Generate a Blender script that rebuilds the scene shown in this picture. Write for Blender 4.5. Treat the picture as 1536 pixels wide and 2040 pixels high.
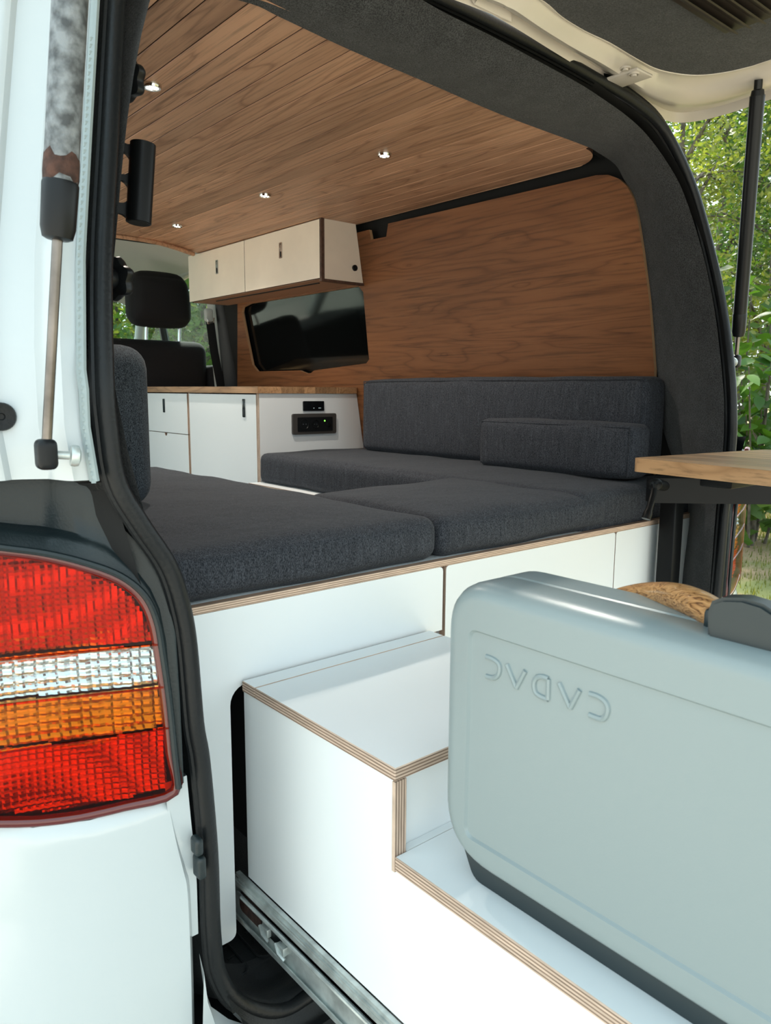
import bpy, bmesh, math, random
from mathutils import Vector, Matrix
from mathutils.geometry import tessellate_polygon
R = math.radians
S = bpy.context.scene
for o in list(bpy.data.objects): bpy.data.objects.remove(o)
col = S.collection
# ------------------------------------------------------------------ camera
FPX = 1521.4
YAW, PITCH, ROLL = R(40.26), R(8.967), R(0.344)
CAM = Vector((-1.2, -1.0, 0.9))
_f = Vector((math.sin(YAW)*math.cos(PITCH), math.cos(YAW)*math.cos(PITCH), -math.sin(PITCH)))
_r0 = Vector((math.cos(YAW), -math.sin(YAW), 0)); _u0 = _r0.cross(_f)
_r = _r0*math.cos(ROLL) + _u0*math.sin(ROLL); _u = -_r0*math.sin(ROLL) + _u0*math.cos(ROLL)
cd = bpy.data.cameras.new('camera'); cam = bpy.data.objects.new('camera', cd); col.objects.link(cam)
cam.matrix_world = Matrix(((_r.x, _u.x, -_f.x, CAM.x), (_r.y, _u.y, -_f.y, CAM.y), (_r.z, _u.z, -_f.z, CAM.z), (0, 0, 0, 1)))
cd.sensor_fit = 'HORIZONTAL'; cd.sensor_width = 36.0; cd.lens = 36.0*FPX/1536.0
cd.clip_start = 0.02; cd.clip_end = 300
cd.dof.use_dof = True; cd.dof.focus_distance = 1.65; cd.dof.aperture_fstop = 20.0
S.camera = cam
# ------------------------------------------------------------------ sky, light, exposure
W = bpy.data.worlds.new('sky'); S.world = W; W.use_nodes = True
nt = W.node_tree; nt.nodes.clear()
wo = nt.nodes.new('ShaderNodeOutputWorld'); bg = nt.nodes.new('ShaderNodeBackground')
tc = nt.nodes.new('ShaderNodeTexCoord'); sp = nt.nodes.new('ShaderNodeSeparateXYZ'); rm = nt.nodes.new('ShaderNodeValToRGB')
nt.links.new(tc.outputs['Generated'], sp.inputs[0]); nt.links.new(sp.outputs['Z'], rm.inputs[0])
rm.color_ramp.elements[0].position = 0.0; rm.color_ramp.elements[0].color = (0.88, 0.97, 0.98, 1)
rm.color_ramp.elements[1].position = 0.7; rm.color_ramp.elements[1].color = (0.66, 0.88, 0.97, 1)
nt.links.new(rm.outputs[0], bg.inputs[0]); bg.inputs[1].default_value = 1.2
nt.links.new(bg.outputs[0], wo.inputs[0])
sd = bpy.data.lights.new('sun', 'SUN'); sd.energy = 8.0; sd.angle = R(6); sd.color = (1, 0.93, 0.82)
so = bpy.data.objects.new('sun', sd); col.objects.link(so); so.rotation_euler = Vector((-.38, -.52, -.76)).to_track_quat('-Z', 'Y').to_euler()
S.view_settings.view_transform = 'Standard'; S.view_settings.look = 'None'; S.view_settings.gamma = 1.0
S.view_settings.use_curve_mapping = False; S.view_settings.exposure = 0.83

# ------------------------------------------------------------------ pixel -> point on a known surface
def ray(px, py): return _r*((px-768)/FPX) - _u*((py-1020)/FPX) + _f
def at(px, py, X=None, Y=None, Z=None):
    d = ray(px, py)
    t = (X-CAM.x)/d.x if X is not None else (Y-CAM.y)/d.y if Y is not None else (Z-CAM.z)/d.z
    return CAM + d*t
def ys(z): return -.14 if z < .9 else -.14+(z-.9)/.64*.17      # rear opening leans forward above the belt line
def at_seal(px, py):
    Y = -.14
    for i in range(30):
        p = at(px, py, Y=Y); Y = .5*Y+.5*ys(p.z)
    return at(px, py, Y=Y)
def yext(x): return -.152+.34*(-.80-x)                          # rear corner of the body sweeps forward as it goes outward
def at_ext(px, py, off=0):
    p = at(px, py, Y=-.15)
    for i in range(40):
        Y = .5*p.y+.5*(yext(p.x)+off); p = at(px, py, Y=Y)
    return p
def wx(z): return .72-.17*(z-.9)                                # right wall leans inward
def at_wall(px, py, off=0):
    X = .7
    for i in range(30):
        p = at(px, py, X=X); X = .5*X+.5*(wx(p.z)-off)
    return at(px, py, X=X)
XC = -.12                                                       # centre line of the van
ZC = 1.505                                                      # underside of the ceiling planks

# ------------------------------------------------------------------ materials
MATS = {}
def new_mat(name):
    m = bpy.data.materials.new(name); m.use_nodes = True; MATS[name] = m
    n = m.node_tree.nodes; b = n['Principled BSDF']
    return m, m.node_tree, b
def simple(name, color, rough=.5, metal=0, coat=0, spec=.5, bump=0, bscale=60, var=0, vscale=8, sheen=0):
    m, t, b = new_mat(name)
    b.inputs['Base Color'].default_value = (*color, 1); b.inputs['Roughness'].default_value = rough
    b.inputs['Metallic'].default_value = metal; b.inputs['Coat Weight'].default_value = coat
    b.inputs['Coat Roughness'].default_value = .08
    b.inputs['Specular IOR Level'].default_value = spec; b.inputs['Sheen Weight'].default_value = sheen
    if bump or var:
        c = t.nodes.new('ShaderNodeTexCoord')
    if bump:
        nz = t.nodes.new('ShaderNodeTexNoise'); nz.inputs['Scale'].default_value = bscale; nz.inputs['Detail'].default_value = 4
        t.links.new(c.outputs['Object'], nz.inputs['Vector'])
        bp = t.nodes.new('ShaderNodeBump'); bp.inputs['Strength'].default_value = bump; bp.inputs['Distance'].default_value = .004
        t.links.new(nz.outputs[0], bp.inputs['Height']); t.links.new(bp.outputs[0], b.inputs['Normal'])
    if var:
        nz = t.nodes.new('ShaderNodeTexNoise'); nz.inputs['Scale'].default_value = vscale; nz.inputs['Detail'].default_value = 6
        t.links.new(c.outputs['Object'], nz.inputs['Vector'])
        r = t.nodes.new('ShaderNodeValToRGB')
        r.color_ramp.elements[0].position = .35; r.color_ramp.elements[1].position = .65
        r.color_ramp.elements[0].color = (*[x*(1-var) for x in color], 1)
        r.color_ramp.elements[1].color = (*[min(1, x*(1+var)) for x in color], 1)
        t.links.new(nz.outputs[0], r.inputs[0]); t.links.new(r.outputs[0], b.inputs['Base Color'])
    return m
def mixcol(t, fac, a, b, kind='MIX'):
    n = t.nodes.new('ShaderNodeMix'); n.data_type = 'RGBA'; n.blend_type = kind
    for sock, v in ((n.inputs[0], fac), (n.inputs[6], a), (n.inputs[7], b)):
        if isinstance(v, (int, float)): sock.default_value = v
        elif isinstance(v, tuple): sock.default_value = (*v, 1)
        else: t.links.new(v, sock)
    return n.outputs[2]
def ramp(t, src, stops):
    r = t.nodes.new('ShaderNodeValToRGB'); e = r.color_ramp.elements
    while len(e) < len(stops): e.new(.5)
    for el, (p, c) in zip(e, stops):
        el.position = p; el.color = (*c, 1) if isinstance(c, tuple) else (c, c, c, 1)
    t.links.new(src, r.inputs[0]); return r.outputs[0]
def wood(name, dark, mid, light, axis='Y', grain=1.0, rough=.45, island=.0, rings=1.0, coat=0.0, rmix=.55, spec=.5, rl=None, knots=()):
    """long wavy grain along one axis, cathedral figure and fine pores"""
    m, t, b = new_mat(name); N = t.nodes; L = t.links
    c = N.new('ShaderNodeTexCoord'); g = N.new('ShaderNodeNewGeometry')
    oi = N.new('ShaderNodeObjectInfo')
    add = N.new('ShaderNodeVectorMath'); add.operation = 'ADD'
    rv = N.new('ShaderNodeVectorMath'); rv.operation = 'SCALE'; rv.inputs[0].default_value = (37.1, 53.7, 29.3)
    L.new(oi.outputs['Random'], rv.inputs['Scale']); 
    L.new(c.outputs['Object'], add.inputs[0]); L.new(rv.outputs[0], add.inputs[1])
    def mapped(sc_long, sc_across):
        mp = N.new('ShaderNodeMapping'); s = [sc_across]*3; s['XYZ'.index(axis)] = sc_long
        mp.inputs['Scale'].default_value = s; L.new(add.outputs[0], mp.inputs['Vector']); return mp.outputs[0]
    n1 = N.new('ShaderNodeTexNoise'); n1.inputs['Scale'].default_value = 1; n1.inputs['Detail'].default_value = 3; n1.inputs['Distortion'].default_value = .6
    L.new(mapped(*(rl or (.75*rings, 8*rings))), n1.inputs['Vector'])
    mul = N.new('ShaderNodeMath'); mul.operation = 'MULTIPLY'; mul.inputs[1].default_value = 11; L.new(n1.outputs[0], mul.inputs[0])
    ph_ = mul.outputs[0]
    for (ky, kz) in knots:                                      # rings that close around a knot
        mk = N.new('ShaderNodeMapping'); mk.vector_type = 'TEXTURE'; mk.inputs['Location'].default_value = (0, ky, kz); mk.inputs['Scale'].default_value = (1e6, .075, .020)
        L.new(c.outputs['Object'], mk.inputs['Vector']); ln = N.new('ShaderNodeVectorMath'); ln.operation = 'LENGTH'; L.new(mk.outputs[0], ln.inputs[0])
        e1 = N.new('ShaderNodeMath'); e1.operation = 'POWER'; e1.inputs[0].default_value = .45; L.new(ln.outputs['Value'], e1.inputs[1])
        e2 = N.new('ShaderNodeMath'); e2.operation = 'MULTIPLY_ADD'; e2.inputs[1].default_value = 2.0; L.new(e1.outputs[0], e2.inputs[0]); L.new(ph_, e2.inputs[2]); ph_ = e2.outputs[0]
    fr = N.new('ShaderNodeMath'); fr.operation = 'PINGPONG'; fr.inputs[1].default_value = .5; L.new(ph_, fr.inputs[0])
    n2 = N.new('ShaderNodeTexNoise'); n2.inputs['Scale'].default_value = 1; n2.inputs['Detail'].default_value = 5; n2.inputs['Roughness'].default_value = .65
    L.new(mapped(5*grain, 150*grain), n2.inputs['Vector'])
    n3 = N.new('ShaderNodeTexNoise'); n3.inputs['Scale'].default_value = 1; n3.inputs['Detail'].default_value = 2
    L.new(mapped(.8, 3), n3.inputs['Vector'])
    ringc = ramp(t, fr.outputs[0], [(0.0, dark), (.12, mid), (.5, light)])
    pore = ramp(t, n2.outputs[0], [(.34, .55), (.50, 1.0)])
    big = ramp(t, n3.outputs[0], [(.3, .70), (.7, 1.18)])
    x = mixcol(t, rmix, mid, ringc); b.inputs['Specular IOR Level'].default_value = spec; x = mixcol(t, .8, x, pore, 'MULTIPLY'); x = mixcol(t, 1.0, x, big, 'MULTIPLY')
    if island:
        rr = ramp(t, oi.outputs['Random'], [(0, (1-island,)*3), (1, (1+island,)*3)])
        x = mixcol(t, 1.0, x, rr, 'MULTIPLY')
    L.new(x, b.inputs['Base Color']); b.inputs['Roughness'].default_value = rough; b.inputs['Coat Weight'].default_value = coat
    bp = N.new('ShaderNodeBump'); bp.inputs['Strength'].default_value = .18; bp.inputs['Distance'].default_value = .002
    L.new(n2.outputs[0], bp.inputs['Height']); L.new(bp.outputs[0], b.inputs['Normal'])
    return m
def ply(name, axis, period=.0042, light=(.50, .375, .29), dark=(.19, .115, .08)):
    """plywood edge: thin alternating veneers stacked along one axis"""
    m, t, b = new_mat(name); N = t.nodes; L = t.links
    c = N.new('ShaderNodeTexCoord'); s = N.new('ShaderNodeSeparateXYZ'); L.new(c.outputs['Object'], s.inputs[0])
    mp = N.new('ShaderNodeMapping'); sc = [30]*3; sc['XYZ'.index(axis)] = 500; mp.inputs['Scale'].default_value = sc
    L.new(c.outputs['Object'], mp.inputs[0])
    nz = N.new('ShaderNodeTexNoise'); nz.inputs['Scale'].default_value = 1; nz.inputs['Detail'].default_value = 5; L.new(mp.outputs[0], nz.inputs['Vector'])
    d = N.new('ShaderNodeMath'); d.operation = 'DIVIDE'; d.inputs[1].default_value = period; L.new(s.outputs[axis], d.inputs[0])
    f = N.new('ShaderNodeMath'); f.operation = 'PINGPONG'; f.inputs[1].default_value = .5; L.new(d.outputs[0], f.inputs[0])
    x = ramp(t, f.outputs[0], [(.1, dark), (.22, light), (.4, tuple(v*1.25 for v in light))])
    x = mixcol(t, .55, x, ramp(t, nz.outputs[0], [(.3, .5), (.65, 1.1)]), 'MULTIPLY')
    L.new(x, b.inputs['Base Color']); b.inputs['Roughness'].default_value = .7
    return m
def fabric(name, base, tip, scale=900, bump=.5, rough=.95):
    m, t, b = new_mat(name); N = t.nodes; L = t.links
    c = N.new('ShaderNodeTexCoord')
    mp = N.new('ShaderNodeMapping'); mp.inputs['Scale'].default_value = (1, 1, .45); L.new(c.outputs['Object'], mp.inputs[0])
    n1 = N.new('ShaderNodeTexNoise'); n1.inputs['Scale'].default_value = scale*.42; n1.inputs['Detail'].default_value = 2; L.new(mp.outputs[0], n1.inputs['Vector'])
    n2 = N.new('ShaderNodeTexNoise'); n2.inputs['Scale'].default_value = 120; n2.inputs['Detail'].default_value = 4
    mp2 = N.new('ShaderNodeMapping'); mp2.inputs['Scale'].default_value = (1.6, 1.6, .14); L.new(c.outputs['Object'], mp2.inputs[0]); L.new(mp2.outputs[0], n2.inputs['Vector'])
    x = ramp(t, n1.outputs[0], [(.38, base), (.62, tip)])
    x = mixcol(t, .55, x, ramp(t, n2.outputs[0], [(.3, .6), (.7, 1.35)]), 'MULTIPLY')
    L.new(x, b.inputs['Base Color']); b.inputs['Roughness'].default_value = rough; b.inputs['Specular IOR Level'].default_value = .2
    b.inputs['Sheen Weight'].default_value = .05; b.inputs['Sheen Roughness'].default_value = .5
    bp = N.new('ShaderNodeBump'); bp.inputs['Strength'].default_value = bump; bp.inputs['Distance'].default_value = .0015
    L.new(n1.outputs[0], bp.inputs['Height'])
    n4 = N.new('ShaderNodeTexNoise'); n4.inputs['Scale'].default_value = 14; n4.inputs['Detail'].default_value = 3
    mp3 = N.new('ShaderNodeMapping'); mp3.inputs['Scale'].default_value = (1.5, 1.5, .25); L.new(c.outputs['Object'], mp3.inputs[0]); L.new(mp3.outputs[0], n4.inputs['Vector'])
    bp2 = N.new('ShaderNodeBump'); bp2.inputs['Strength'].default_value = .35; bp2.inputs['Distance'].default_value = .01
    L.new(n4.outputs[0], bp2.inputs['Height']); L.new(bp.outputs[0], bp2.inputs['Normal']); L.new(bp2.outputs[0], b.inputs['Normal'])
    return m
def felt(name, a, c2, scale=420):
    m, t, b = new_mat(name); N = t.nodes; L = t.links
    c = N.new('ShaderNodeTexCoord')
    n1 = N.new('ShaderNodeTexNoise'); n1.inputs['Scale'].default_value = scale; n1.inputs['Detail'].default_value = 5; n1.inputs['Roughness'].default_value = .7; L.new(c.outputs['Object'], n1.inputs['Vector'])
    n2 = N.new('ShaderNodeTexNoise'); n2.inputs['Scale'].default_value = 25; n2.inputs['Detail'].default_value = 4; L.new(c.outputs['Object'], n2.inputs['Vector'])
    x = ramp(t, n1.outputs[0], [(.36, a), (.68, c2)])
    x = mixcol(t, .5, x, ramp(t, n2.outputs[0], [(.3, .65), (.7, 1.35)]), 'MULTIPLY')
    L.new(x, b.inputs['Base Color']); b.inputs['Roughness'].default_value = 1; b.inputs['Specular IOR Level'].default_value = .1
    b.inputs['Sheen Weight'].default_value = .15
    bp = N.new('ShaderNodeBump'); bp.inputs['Strength'].default_value = .6; bp.inputs['Distance'].default_value = .003
    L.new(n1.outputs[0], bp.inputs['Height']); L.new(bp.outputs[0], b.inputs['Normal'])
    return m
def lens_mat(name, color, tint_spec=.12):
    """coloured clear plastic: tinted see-through with a gloss coat and moulded ribs"""
    m, t, b = new_mat(name); N = t.nodes; L = t.links; N.remove(b)
    out = N['Material Output']; tr = N.new('ShaderNodeBsdfTransparent'); gl = N.new('ShaderNodeBsdfGlossy'); mx = N.new('ShaderNodeMixShader')
    tr.inputs[0].default_value = (*color, 1); gl.inputs['Roughness'].default_value = .04
    fz = N.new('ShaderNodeFresnel'); fz.inputs[0].default_value = 1.28
    gb = N.new('ShaderNodeNewGeometry'); iv = N.new('ShaderNodeMath'); iv.operation = 'SUBTRACT'; iv.inputs[0].default_value = 1; L.new(gb.outputs['Backfacing'], iv.inputs[1])
    fm = N.new('ShaderNodeMath'); fm.operation = 'MULTIPLY'; L.new(fz.outputs[0], fm.inputs[0]); L.new(iv.outputs[0], fm.inputs[1])
    L.new(fm.outputs[0], mx.inputs[0]); L.new(tr.outputs[0], mx.inputs[1]); L.new(gl.outputs[0], mx.inputs[2]); L.new(mx.outputs[0], out.inputs[0])
    return m
def glass(name, color, ior=1.45):
    return lens_mat(name, color)

M_white = simple('white_laminate', (.79, .82, .83), .38, spec=.45)
M_cream = simple('birch_veneer', (.90, .79, .66), .5, var=.05, vscale=5)
M_paint = simple('white_car_paint', (.52, .56, .572), .3, coat=.9)
M_warm_white = simple('warm_shade_white_paint', (.62, .56, .49), .35, coat=.4, var=.05, vscale=5)  # white paint with the warm interior shade put into its colour
M_ceil = wood('oak_ceiling', (.26, .125, .070), (.60, .335, .20), (.68, .40, .25), 'Y', 1.0, .45, .06, 1, 0, .55, .35)
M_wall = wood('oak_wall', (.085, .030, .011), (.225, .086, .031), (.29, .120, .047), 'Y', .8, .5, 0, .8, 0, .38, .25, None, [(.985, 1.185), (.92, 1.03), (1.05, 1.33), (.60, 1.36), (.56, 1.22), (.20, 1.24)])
M_block = wood('oak_block', (.22, .11, .048), (.43, .24, .115), (.54, .32, .165), 'Y', 1.1, .45, .32)
M_table = wood('oak_table', (.28, .14, .06), (.50, .275, .13), (.64, .385, .20), 'Y', 1.1, .38, .42)
M_handle = wood('zebra_wood', (.10, .035, .012), (.42, .20, .07), (.60, .32, .13), 'Y', 1.6, .35, 0, 4.2, .4, 1.0, .5, (9, 70))
PLY = {a: ply('plywood_edge_'+a, a) for a in 'XYZ'}
M_plyd = simple('dark_plywood_edge', (.085, .042, .027), .6, var=.3, vscale=90)
M_fab = fabric('charcoal_weave', (.016, .018, .023), (.060, .064, .075), 1700, .35)
M_fab2 = fabric('coarse_weave', (.010, .013, .018), (.075, .088, .102), 2000, .3)
M_felt = felt('charcoal_felt', (.010, .0105, .011), (.085, .086, .087))
M_rub = simple('black_rubber', (.009, .010, .011), .40, spec=.28, bump=.15, bscale=200)
M_rubg = simple('grey_rubber', (.30, .36, .37), .5, bump=.15, bscale=150)
M_trim = simple('dark_plastic_trim', (.013, .020, .022), .36, spec=.4, bump=.12, bscale=300, var=.25, vscale=6)
M_blk = simple('black_plastic', (.007, .008, .009), .38, spec=.28)
M_blkg = simple('black_powder_coat', (.005, .0055, .006), .36, spec=.18)
M_void = simple('black_lining_and_shade', (.006, .006, .006), .9)  # wall lining; also painted-in shade inside the bed base and drawer
M_seat = simple('black_seat_cloth', (.006, .006, .008), .9, bump=.3, bscale=400)
M_zinc = simple('zinc_steel', (.56, .60, .58), .32, .55, var=.25, vscale=30)
M_chrome = simple('chrome', (.75, .76, .76), .15, 1)
M_rod = simple('strut_rod_steel', (.20, .175, .155), .32, .9, var=.3, vscale=20)
M_strut = simple('worn_strut_tube', (.15, .16, .165), .5, .3, var=.6, vscale=75, bump=.3, bscale=120)
M_rust = simple('rust', (.055, .024, .016), .85, var=.5, vscale=80, bump=.5, bscale=150)
M_case = simple('grey_green_plastic', (.238, .286, .292), .33, spec=.5, bump=.03, bscale=500)
M_cased = simple('dark_grey_green_plastic', (.017, .027, .030), .42)
M_head = simple('cab_headliner', (.66, .66, .62), .9, bump=.2, bscale=300)
M_gtrim = simple('pale_grey_trim', (.50, .53, .51), .5)
M_win = simple('privacy_glass', (.0035, .004, .004), .06, spec=.35)
M_clear = lens_mat('window_glass', (.82, .90, .88))
M_red = lens_mat('red_lens', (.90, .32, .05)); M_amb = lens_mat('amber_lens', (.90, .62, .27)); M_clr = lens_mat('clear_lens', (.93, .95, .95))
M_rim = simple('dark_red_rim', (.10, .006, .006), .2, coat=.6)
M_refl = simple('lamp_reflector', (.68, .70, .70), .16, .85)
M_screen = simple('dark_screen', (.004, .005, .006), .08)
M_bark = simple('bark', (.10, .085, .065), .9, var=.5, vscale=14, bump=.6, bscale=25)
def emit(name, c, s):
    m, t, b = new_mat(name); b.inputs['Base Color'].default_value = (*c, 1); b.inputs['Emission Color'].default_value = (*c, 1); b.inputs['Emission Strength'].default_value = s; return m
M_led = emit('lit_led', (1, .97, .90), 14); M_green = emit('green_indicator', (.25, 1, .1), 1.2); M_digit = emit('display_digits', (.6, .75, .8), .25)
def leafmat(name, a, b_):
    m, t, b = new_mat(name); N = t.nodes; L = t.links
    g = N.new('ShaderNodeNewGeometry'); x = ramp(t, g.outputs['Random Per Island'], [(0, a), (1, b_)])
    L.new(x, b.inputs['Base Color']); b.inputs['Roughness'].default_value = .55
    tr = N.new('ShaderNodeBsdfTranslucent'); mx = N.new('ShaderNodeMixShader'); mx.inputs[0].default_value = .4
    L.new(mixcol(t, 1, x, (1.5, 1.6, .6), 'MULTIPLY'), tr.inputs[0]); L.new(b.outputs[0], mx.inputs[1]); L.new(tr.outputs[0], mx.inputs[2])
    L.new(mx.outputs[0], N['Material Output'].inputs[0]); return m
M_leaf = [leafmat('leaf_yellow_green', (.10, .135, .025), (.21, .23, .06)), leafmat('leaf_green', (.035, .085, .015), (.10, .17, .035)), leafmat('leaf_dark', (.02, .045, .012), (.06, .10, .025))]
def leafobj(name, a, b_):
    m, t, b = new_mat(name); N = t.nodes; L = t.links
    g = N.new('ShaderNodeObjectInfo'); x = ramp(t, g.outputs['Random'], [(0, a), (1, b_)])
    L.new(x, b.inputs['Base Color']); b.inputs['Roughness'].default_value = .45
    tr = N.new('ShaderNodeBsdfTranslucent'); mx = N.new('ShaderNodeMixShader'); mx.inputs[0].default_value = .35
    L.new(mixcol(t, 1, x, (1.5, 1.6, .6), 'MULTIPLY'), tr.inputs[0]); L.new(b.outputs[0], mx.inputs[1]); L.new(tr.outputs[0], mx.inputs[2])
    L.new(mx.outputs[0], N['Material Output'].inputs[0]); return m
M_bigleaf = leafobj('shrub_leaf', (.025, .075, .012), (.10, .20, .03))

# ------------------------------------------------------------------ helpers
def tag(o, label=None, cat=None, group=None, kind=None):
    for k, v in (('label', label), ('category', cat), ('group', group), ('kind', kind)):
        if v: o[k] = v
    return o
def empty(name, loc, label=None, cat=None, group=None, kind=None):
    o = bpy.data.objects.new(name, None); col.objects.link(o); o.location = loc; o.empty_display_size = .05
    return tag(o, label, cat, group, kind)
def setparent(o, p):
    if p is not None:
        o.parent = p; o.matrix_parent_inverse = pmat(p).inverted()
def pmat(p):
    m = Matrix.LocRotScale(p.location, p.rotation_euler, p.scale)
    if p.parent: m = pmat(p.parent) @ p.matrix_parent_inverse @ m
    return m
def obj(name, bm, mats, parent=None, smooth=40):
    me = bpy.data.meshes.new(name)
    bmesh.ops.recalc_face_normals(bm, faces=bm.faces)
    bm.to_mesh(me); bm.free()
    for m in (mats if isinstance(mats, (list, tuple)) else [mats]): me.materials.append(m)
    if smooth:
        me.polygons.foreach_set('use_smooth', [True]*len(me.polygons)); me.set_sharp_from_angle(angle=R(smooth))
    o = bpy.data.objects.new(name, me); col.objects.link(o); setparent(o, parent)
    return o
def NB(): return bmesh.new()
def box(bm, x0, x1, y0, y1, z0, z1, bev=0, seg=2, mi=0):
    vs = [bm.verts.new((x, y, z)) for x in (x0, x1) for y in (y0, y1) for z in (z0, z1)]
    F = [(0, 1, 3, 2), (4, 6, 7, 5), (0, 4, 5, 1), (2, 3, 7, 6), (0, 2, 6, 4), (1, 5, 7, 3)]
    fs = [bm.faces.new([vs[i] for i in f]) for f in F]
    for f in fs: f.material_index = mi
    if bev:
        es = list({e for f in fs for e in f.edges})
        r = bmesh.ops.bevel(bm, geom=es, offset=bev, segments=seg, profile=.5, affect='EDGES')
        for f in r['faces']: f.material_index = mi
    return bm
def tube(bm, pts, r, n=10, closed=False, mi=0, sx=1, sy=1, up=Vector((0, 0, 1))):
    pts = [Vector(p) for p in pts]; N = len(pts); rings = []
    rs = r if isinstance(r, (list, tuple)) else [r]*N
    prev = None
    for i, p in enumerate(pts):
        if closed: d = pts[(i+1) % N]-pts[i-1]
        else: d = pts[min(i+1, N-1)]-pts[max(i-1, 0)]
        d.normalize()
        a = prev if prev is not None else up
        a = a-d*a.dot(d)
        if a.length < 1e-4: a = d.orthogonal()
        a.normalize(); prev = a; b = d.cross(a)
        rings.append([bm.verts.new(p+(a*math.cos(2*math.pi*k/n)*sx+b*math.sin(2*math.pi*k/n)*sy)*rs[i]) for k in range(n)])
    for i in range(N if closed else N-1):
        A, B_ = rings[i], rings[(i+1) % N]
        for k in range(n):
            f = bm.faces.new((A[k], A[(k+1) % n], B_[(k+1) % n], B_[k])); f.material_index = mi
    if not closed:
        f = bm.faces.new(rings[0][::-1]); f.material_index = mi; f = bm.faces.new(rings[-1]); f.material_index = mi
    return bm
def lathe(bm, prof, o, axis, n=24, mi=0):
    """profile of (radius, height) turned about an axis through o"""
    axis = Vector(axis).normalized(); a = axis.orthogonal().normalized(); b = axis.cross(a); o = Vector(o); rings = []
    for r, h in prof:
        rings.append([bm.verts.new(o+axis*h+(a*math.cos(2*math.pi*k/n)+b*math.sin(2*math.pi*k/n))*max(r, 1e-5)) for k in range(n)])
    for A, B_ in zip(rings, rings[1:]):
        for k in range(n):
            f = bm.faces.new((A[k], A[(k+1) % n], B_[(k+1) % n], B_[k])); f.material_index = mi
    for rg in (rings[0][::-1], rings[-1]):
        f = bm.faces.new(rg); f.material_index = mi
    return bm
def rpoly(pts, rad, seg=6):
    """polygon with rounded corners"""
    out = []; n = len(pts); rad = rad if isinstance(rad, (list, tuple)) else [rad]*n
    for i in range(n):
        p = Vector(pts[i]).to_2d(); a = Vector(pts[i-1]).to_2d()-p; b = Vector(pts[(i+1) % n]).to_2d()-p; r = rad[i]
        if r <= 0: out.append(p); continue
        ang = a.angle(b); d = min(r/math.tan(ang/2), a.length*.49, b.length*.49)
        s, e = p+a.normalized()*d, p+b.normalized()*d
        for k in range(seg+1):
            t = k/seg; out.append((1-t)**2*s+2*t*(1-t)*p+t*t*e)
    return out
def slab(bm, outer, holes, fmap, t0, t1, mf=0, ms=1, mb=None):
    """flat board of any outline with holes; faces get mf, edges ms"""
    polys = [outer]+list(holes); flat = [p for q in polys for p in q]
    va = [bm.verts.new(fmap(p[0], p[1], t0)) for p in flat]; vb = [bm.verts.new(fmap(p[0], p[1], t1)) for p in flat]
    if holes:
        tris = tessellate_polygon([[Vector((p[0], p[1], 0)) for p in q] for q in polys])
        for tr in tris:
            for vv, mi in ((va, mf), (vb, mf if mb is None else mb)):
                try: f = bm.faces.new([vv[i] for i in tr]); f.material_index = mi
                except ValueError: pass
    else:
        f = bm.faces.new(va); f.material_index = mf; f = bm.faces.new(vb[::-1]); f.material_index = mf if mb is None else mb
    k = 0
    for q in polys:
        n = len(q)
        for i in range(n):
            a, b = k+i, k+(i+1) % n
            f = bm.faces.new((va[a], va[b], vb[b], vb[a])); f.material_index = ms
        k += n
    return bm
fX = lambda a, b, t: Vector((t, a, b))     # outline in (Y, Z), thickness along X
fY = lambda a, b, t: Vector((a, t, b))     # outline in (X, Z)
fZ = lambda a, b, t: Vector((a, b, t))     # outline in (X, Y)
def rect(a0, a1, b0, b1): return [(a0, b0), (a1, b0), (a1, b1), (a0, b1)]
def circle(ca, cb, r, n=20, ph=0): return [(ca+r*math.cos(2*math.pi*k/n+ph), cb+r*math.sin(2*math.pi*k/n+ph)) for k in range(n)]
def board(name, x0, x1, y0, y1, z0, z1, thin, parent, face=None, bev=.0012):
    """laminated plywood board: white faces, layered edges (thin = axis of the thickness)"""
    bm = NB(); box(bm, x0, x1, y0, y1, z0, z1, bev, 1); i = 'XYZ'.index(thin)
    bm.normal_update()
    for f in bm.faces: f.material_index = 0 if abs(f.normal[i]) > .9 else 1
    return obj(name, bm, [face or M_white, PLY[thin]], parent)
def loft(bm, rows, closed_u=False, closed_v=False, mi=0):
    vs = [[bm.verts.new(p) for p in r] for r in rows]; n = len(rows); m = len(rows[0])
    for i in range(n if closed_v else n-1):
        for j in range(m if closed_u else m-1):
            a, b, c, d = vs[i][j], vs[i][(j+1) % m], vs[(i+1) % n][(j+1) % m], vs[(i+1) % n][j]
            if len({a, b, c, d}) == 4:
                f = bm.faces.new((a, b, c, d)); f.material_index = mi
    return vs
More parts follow.
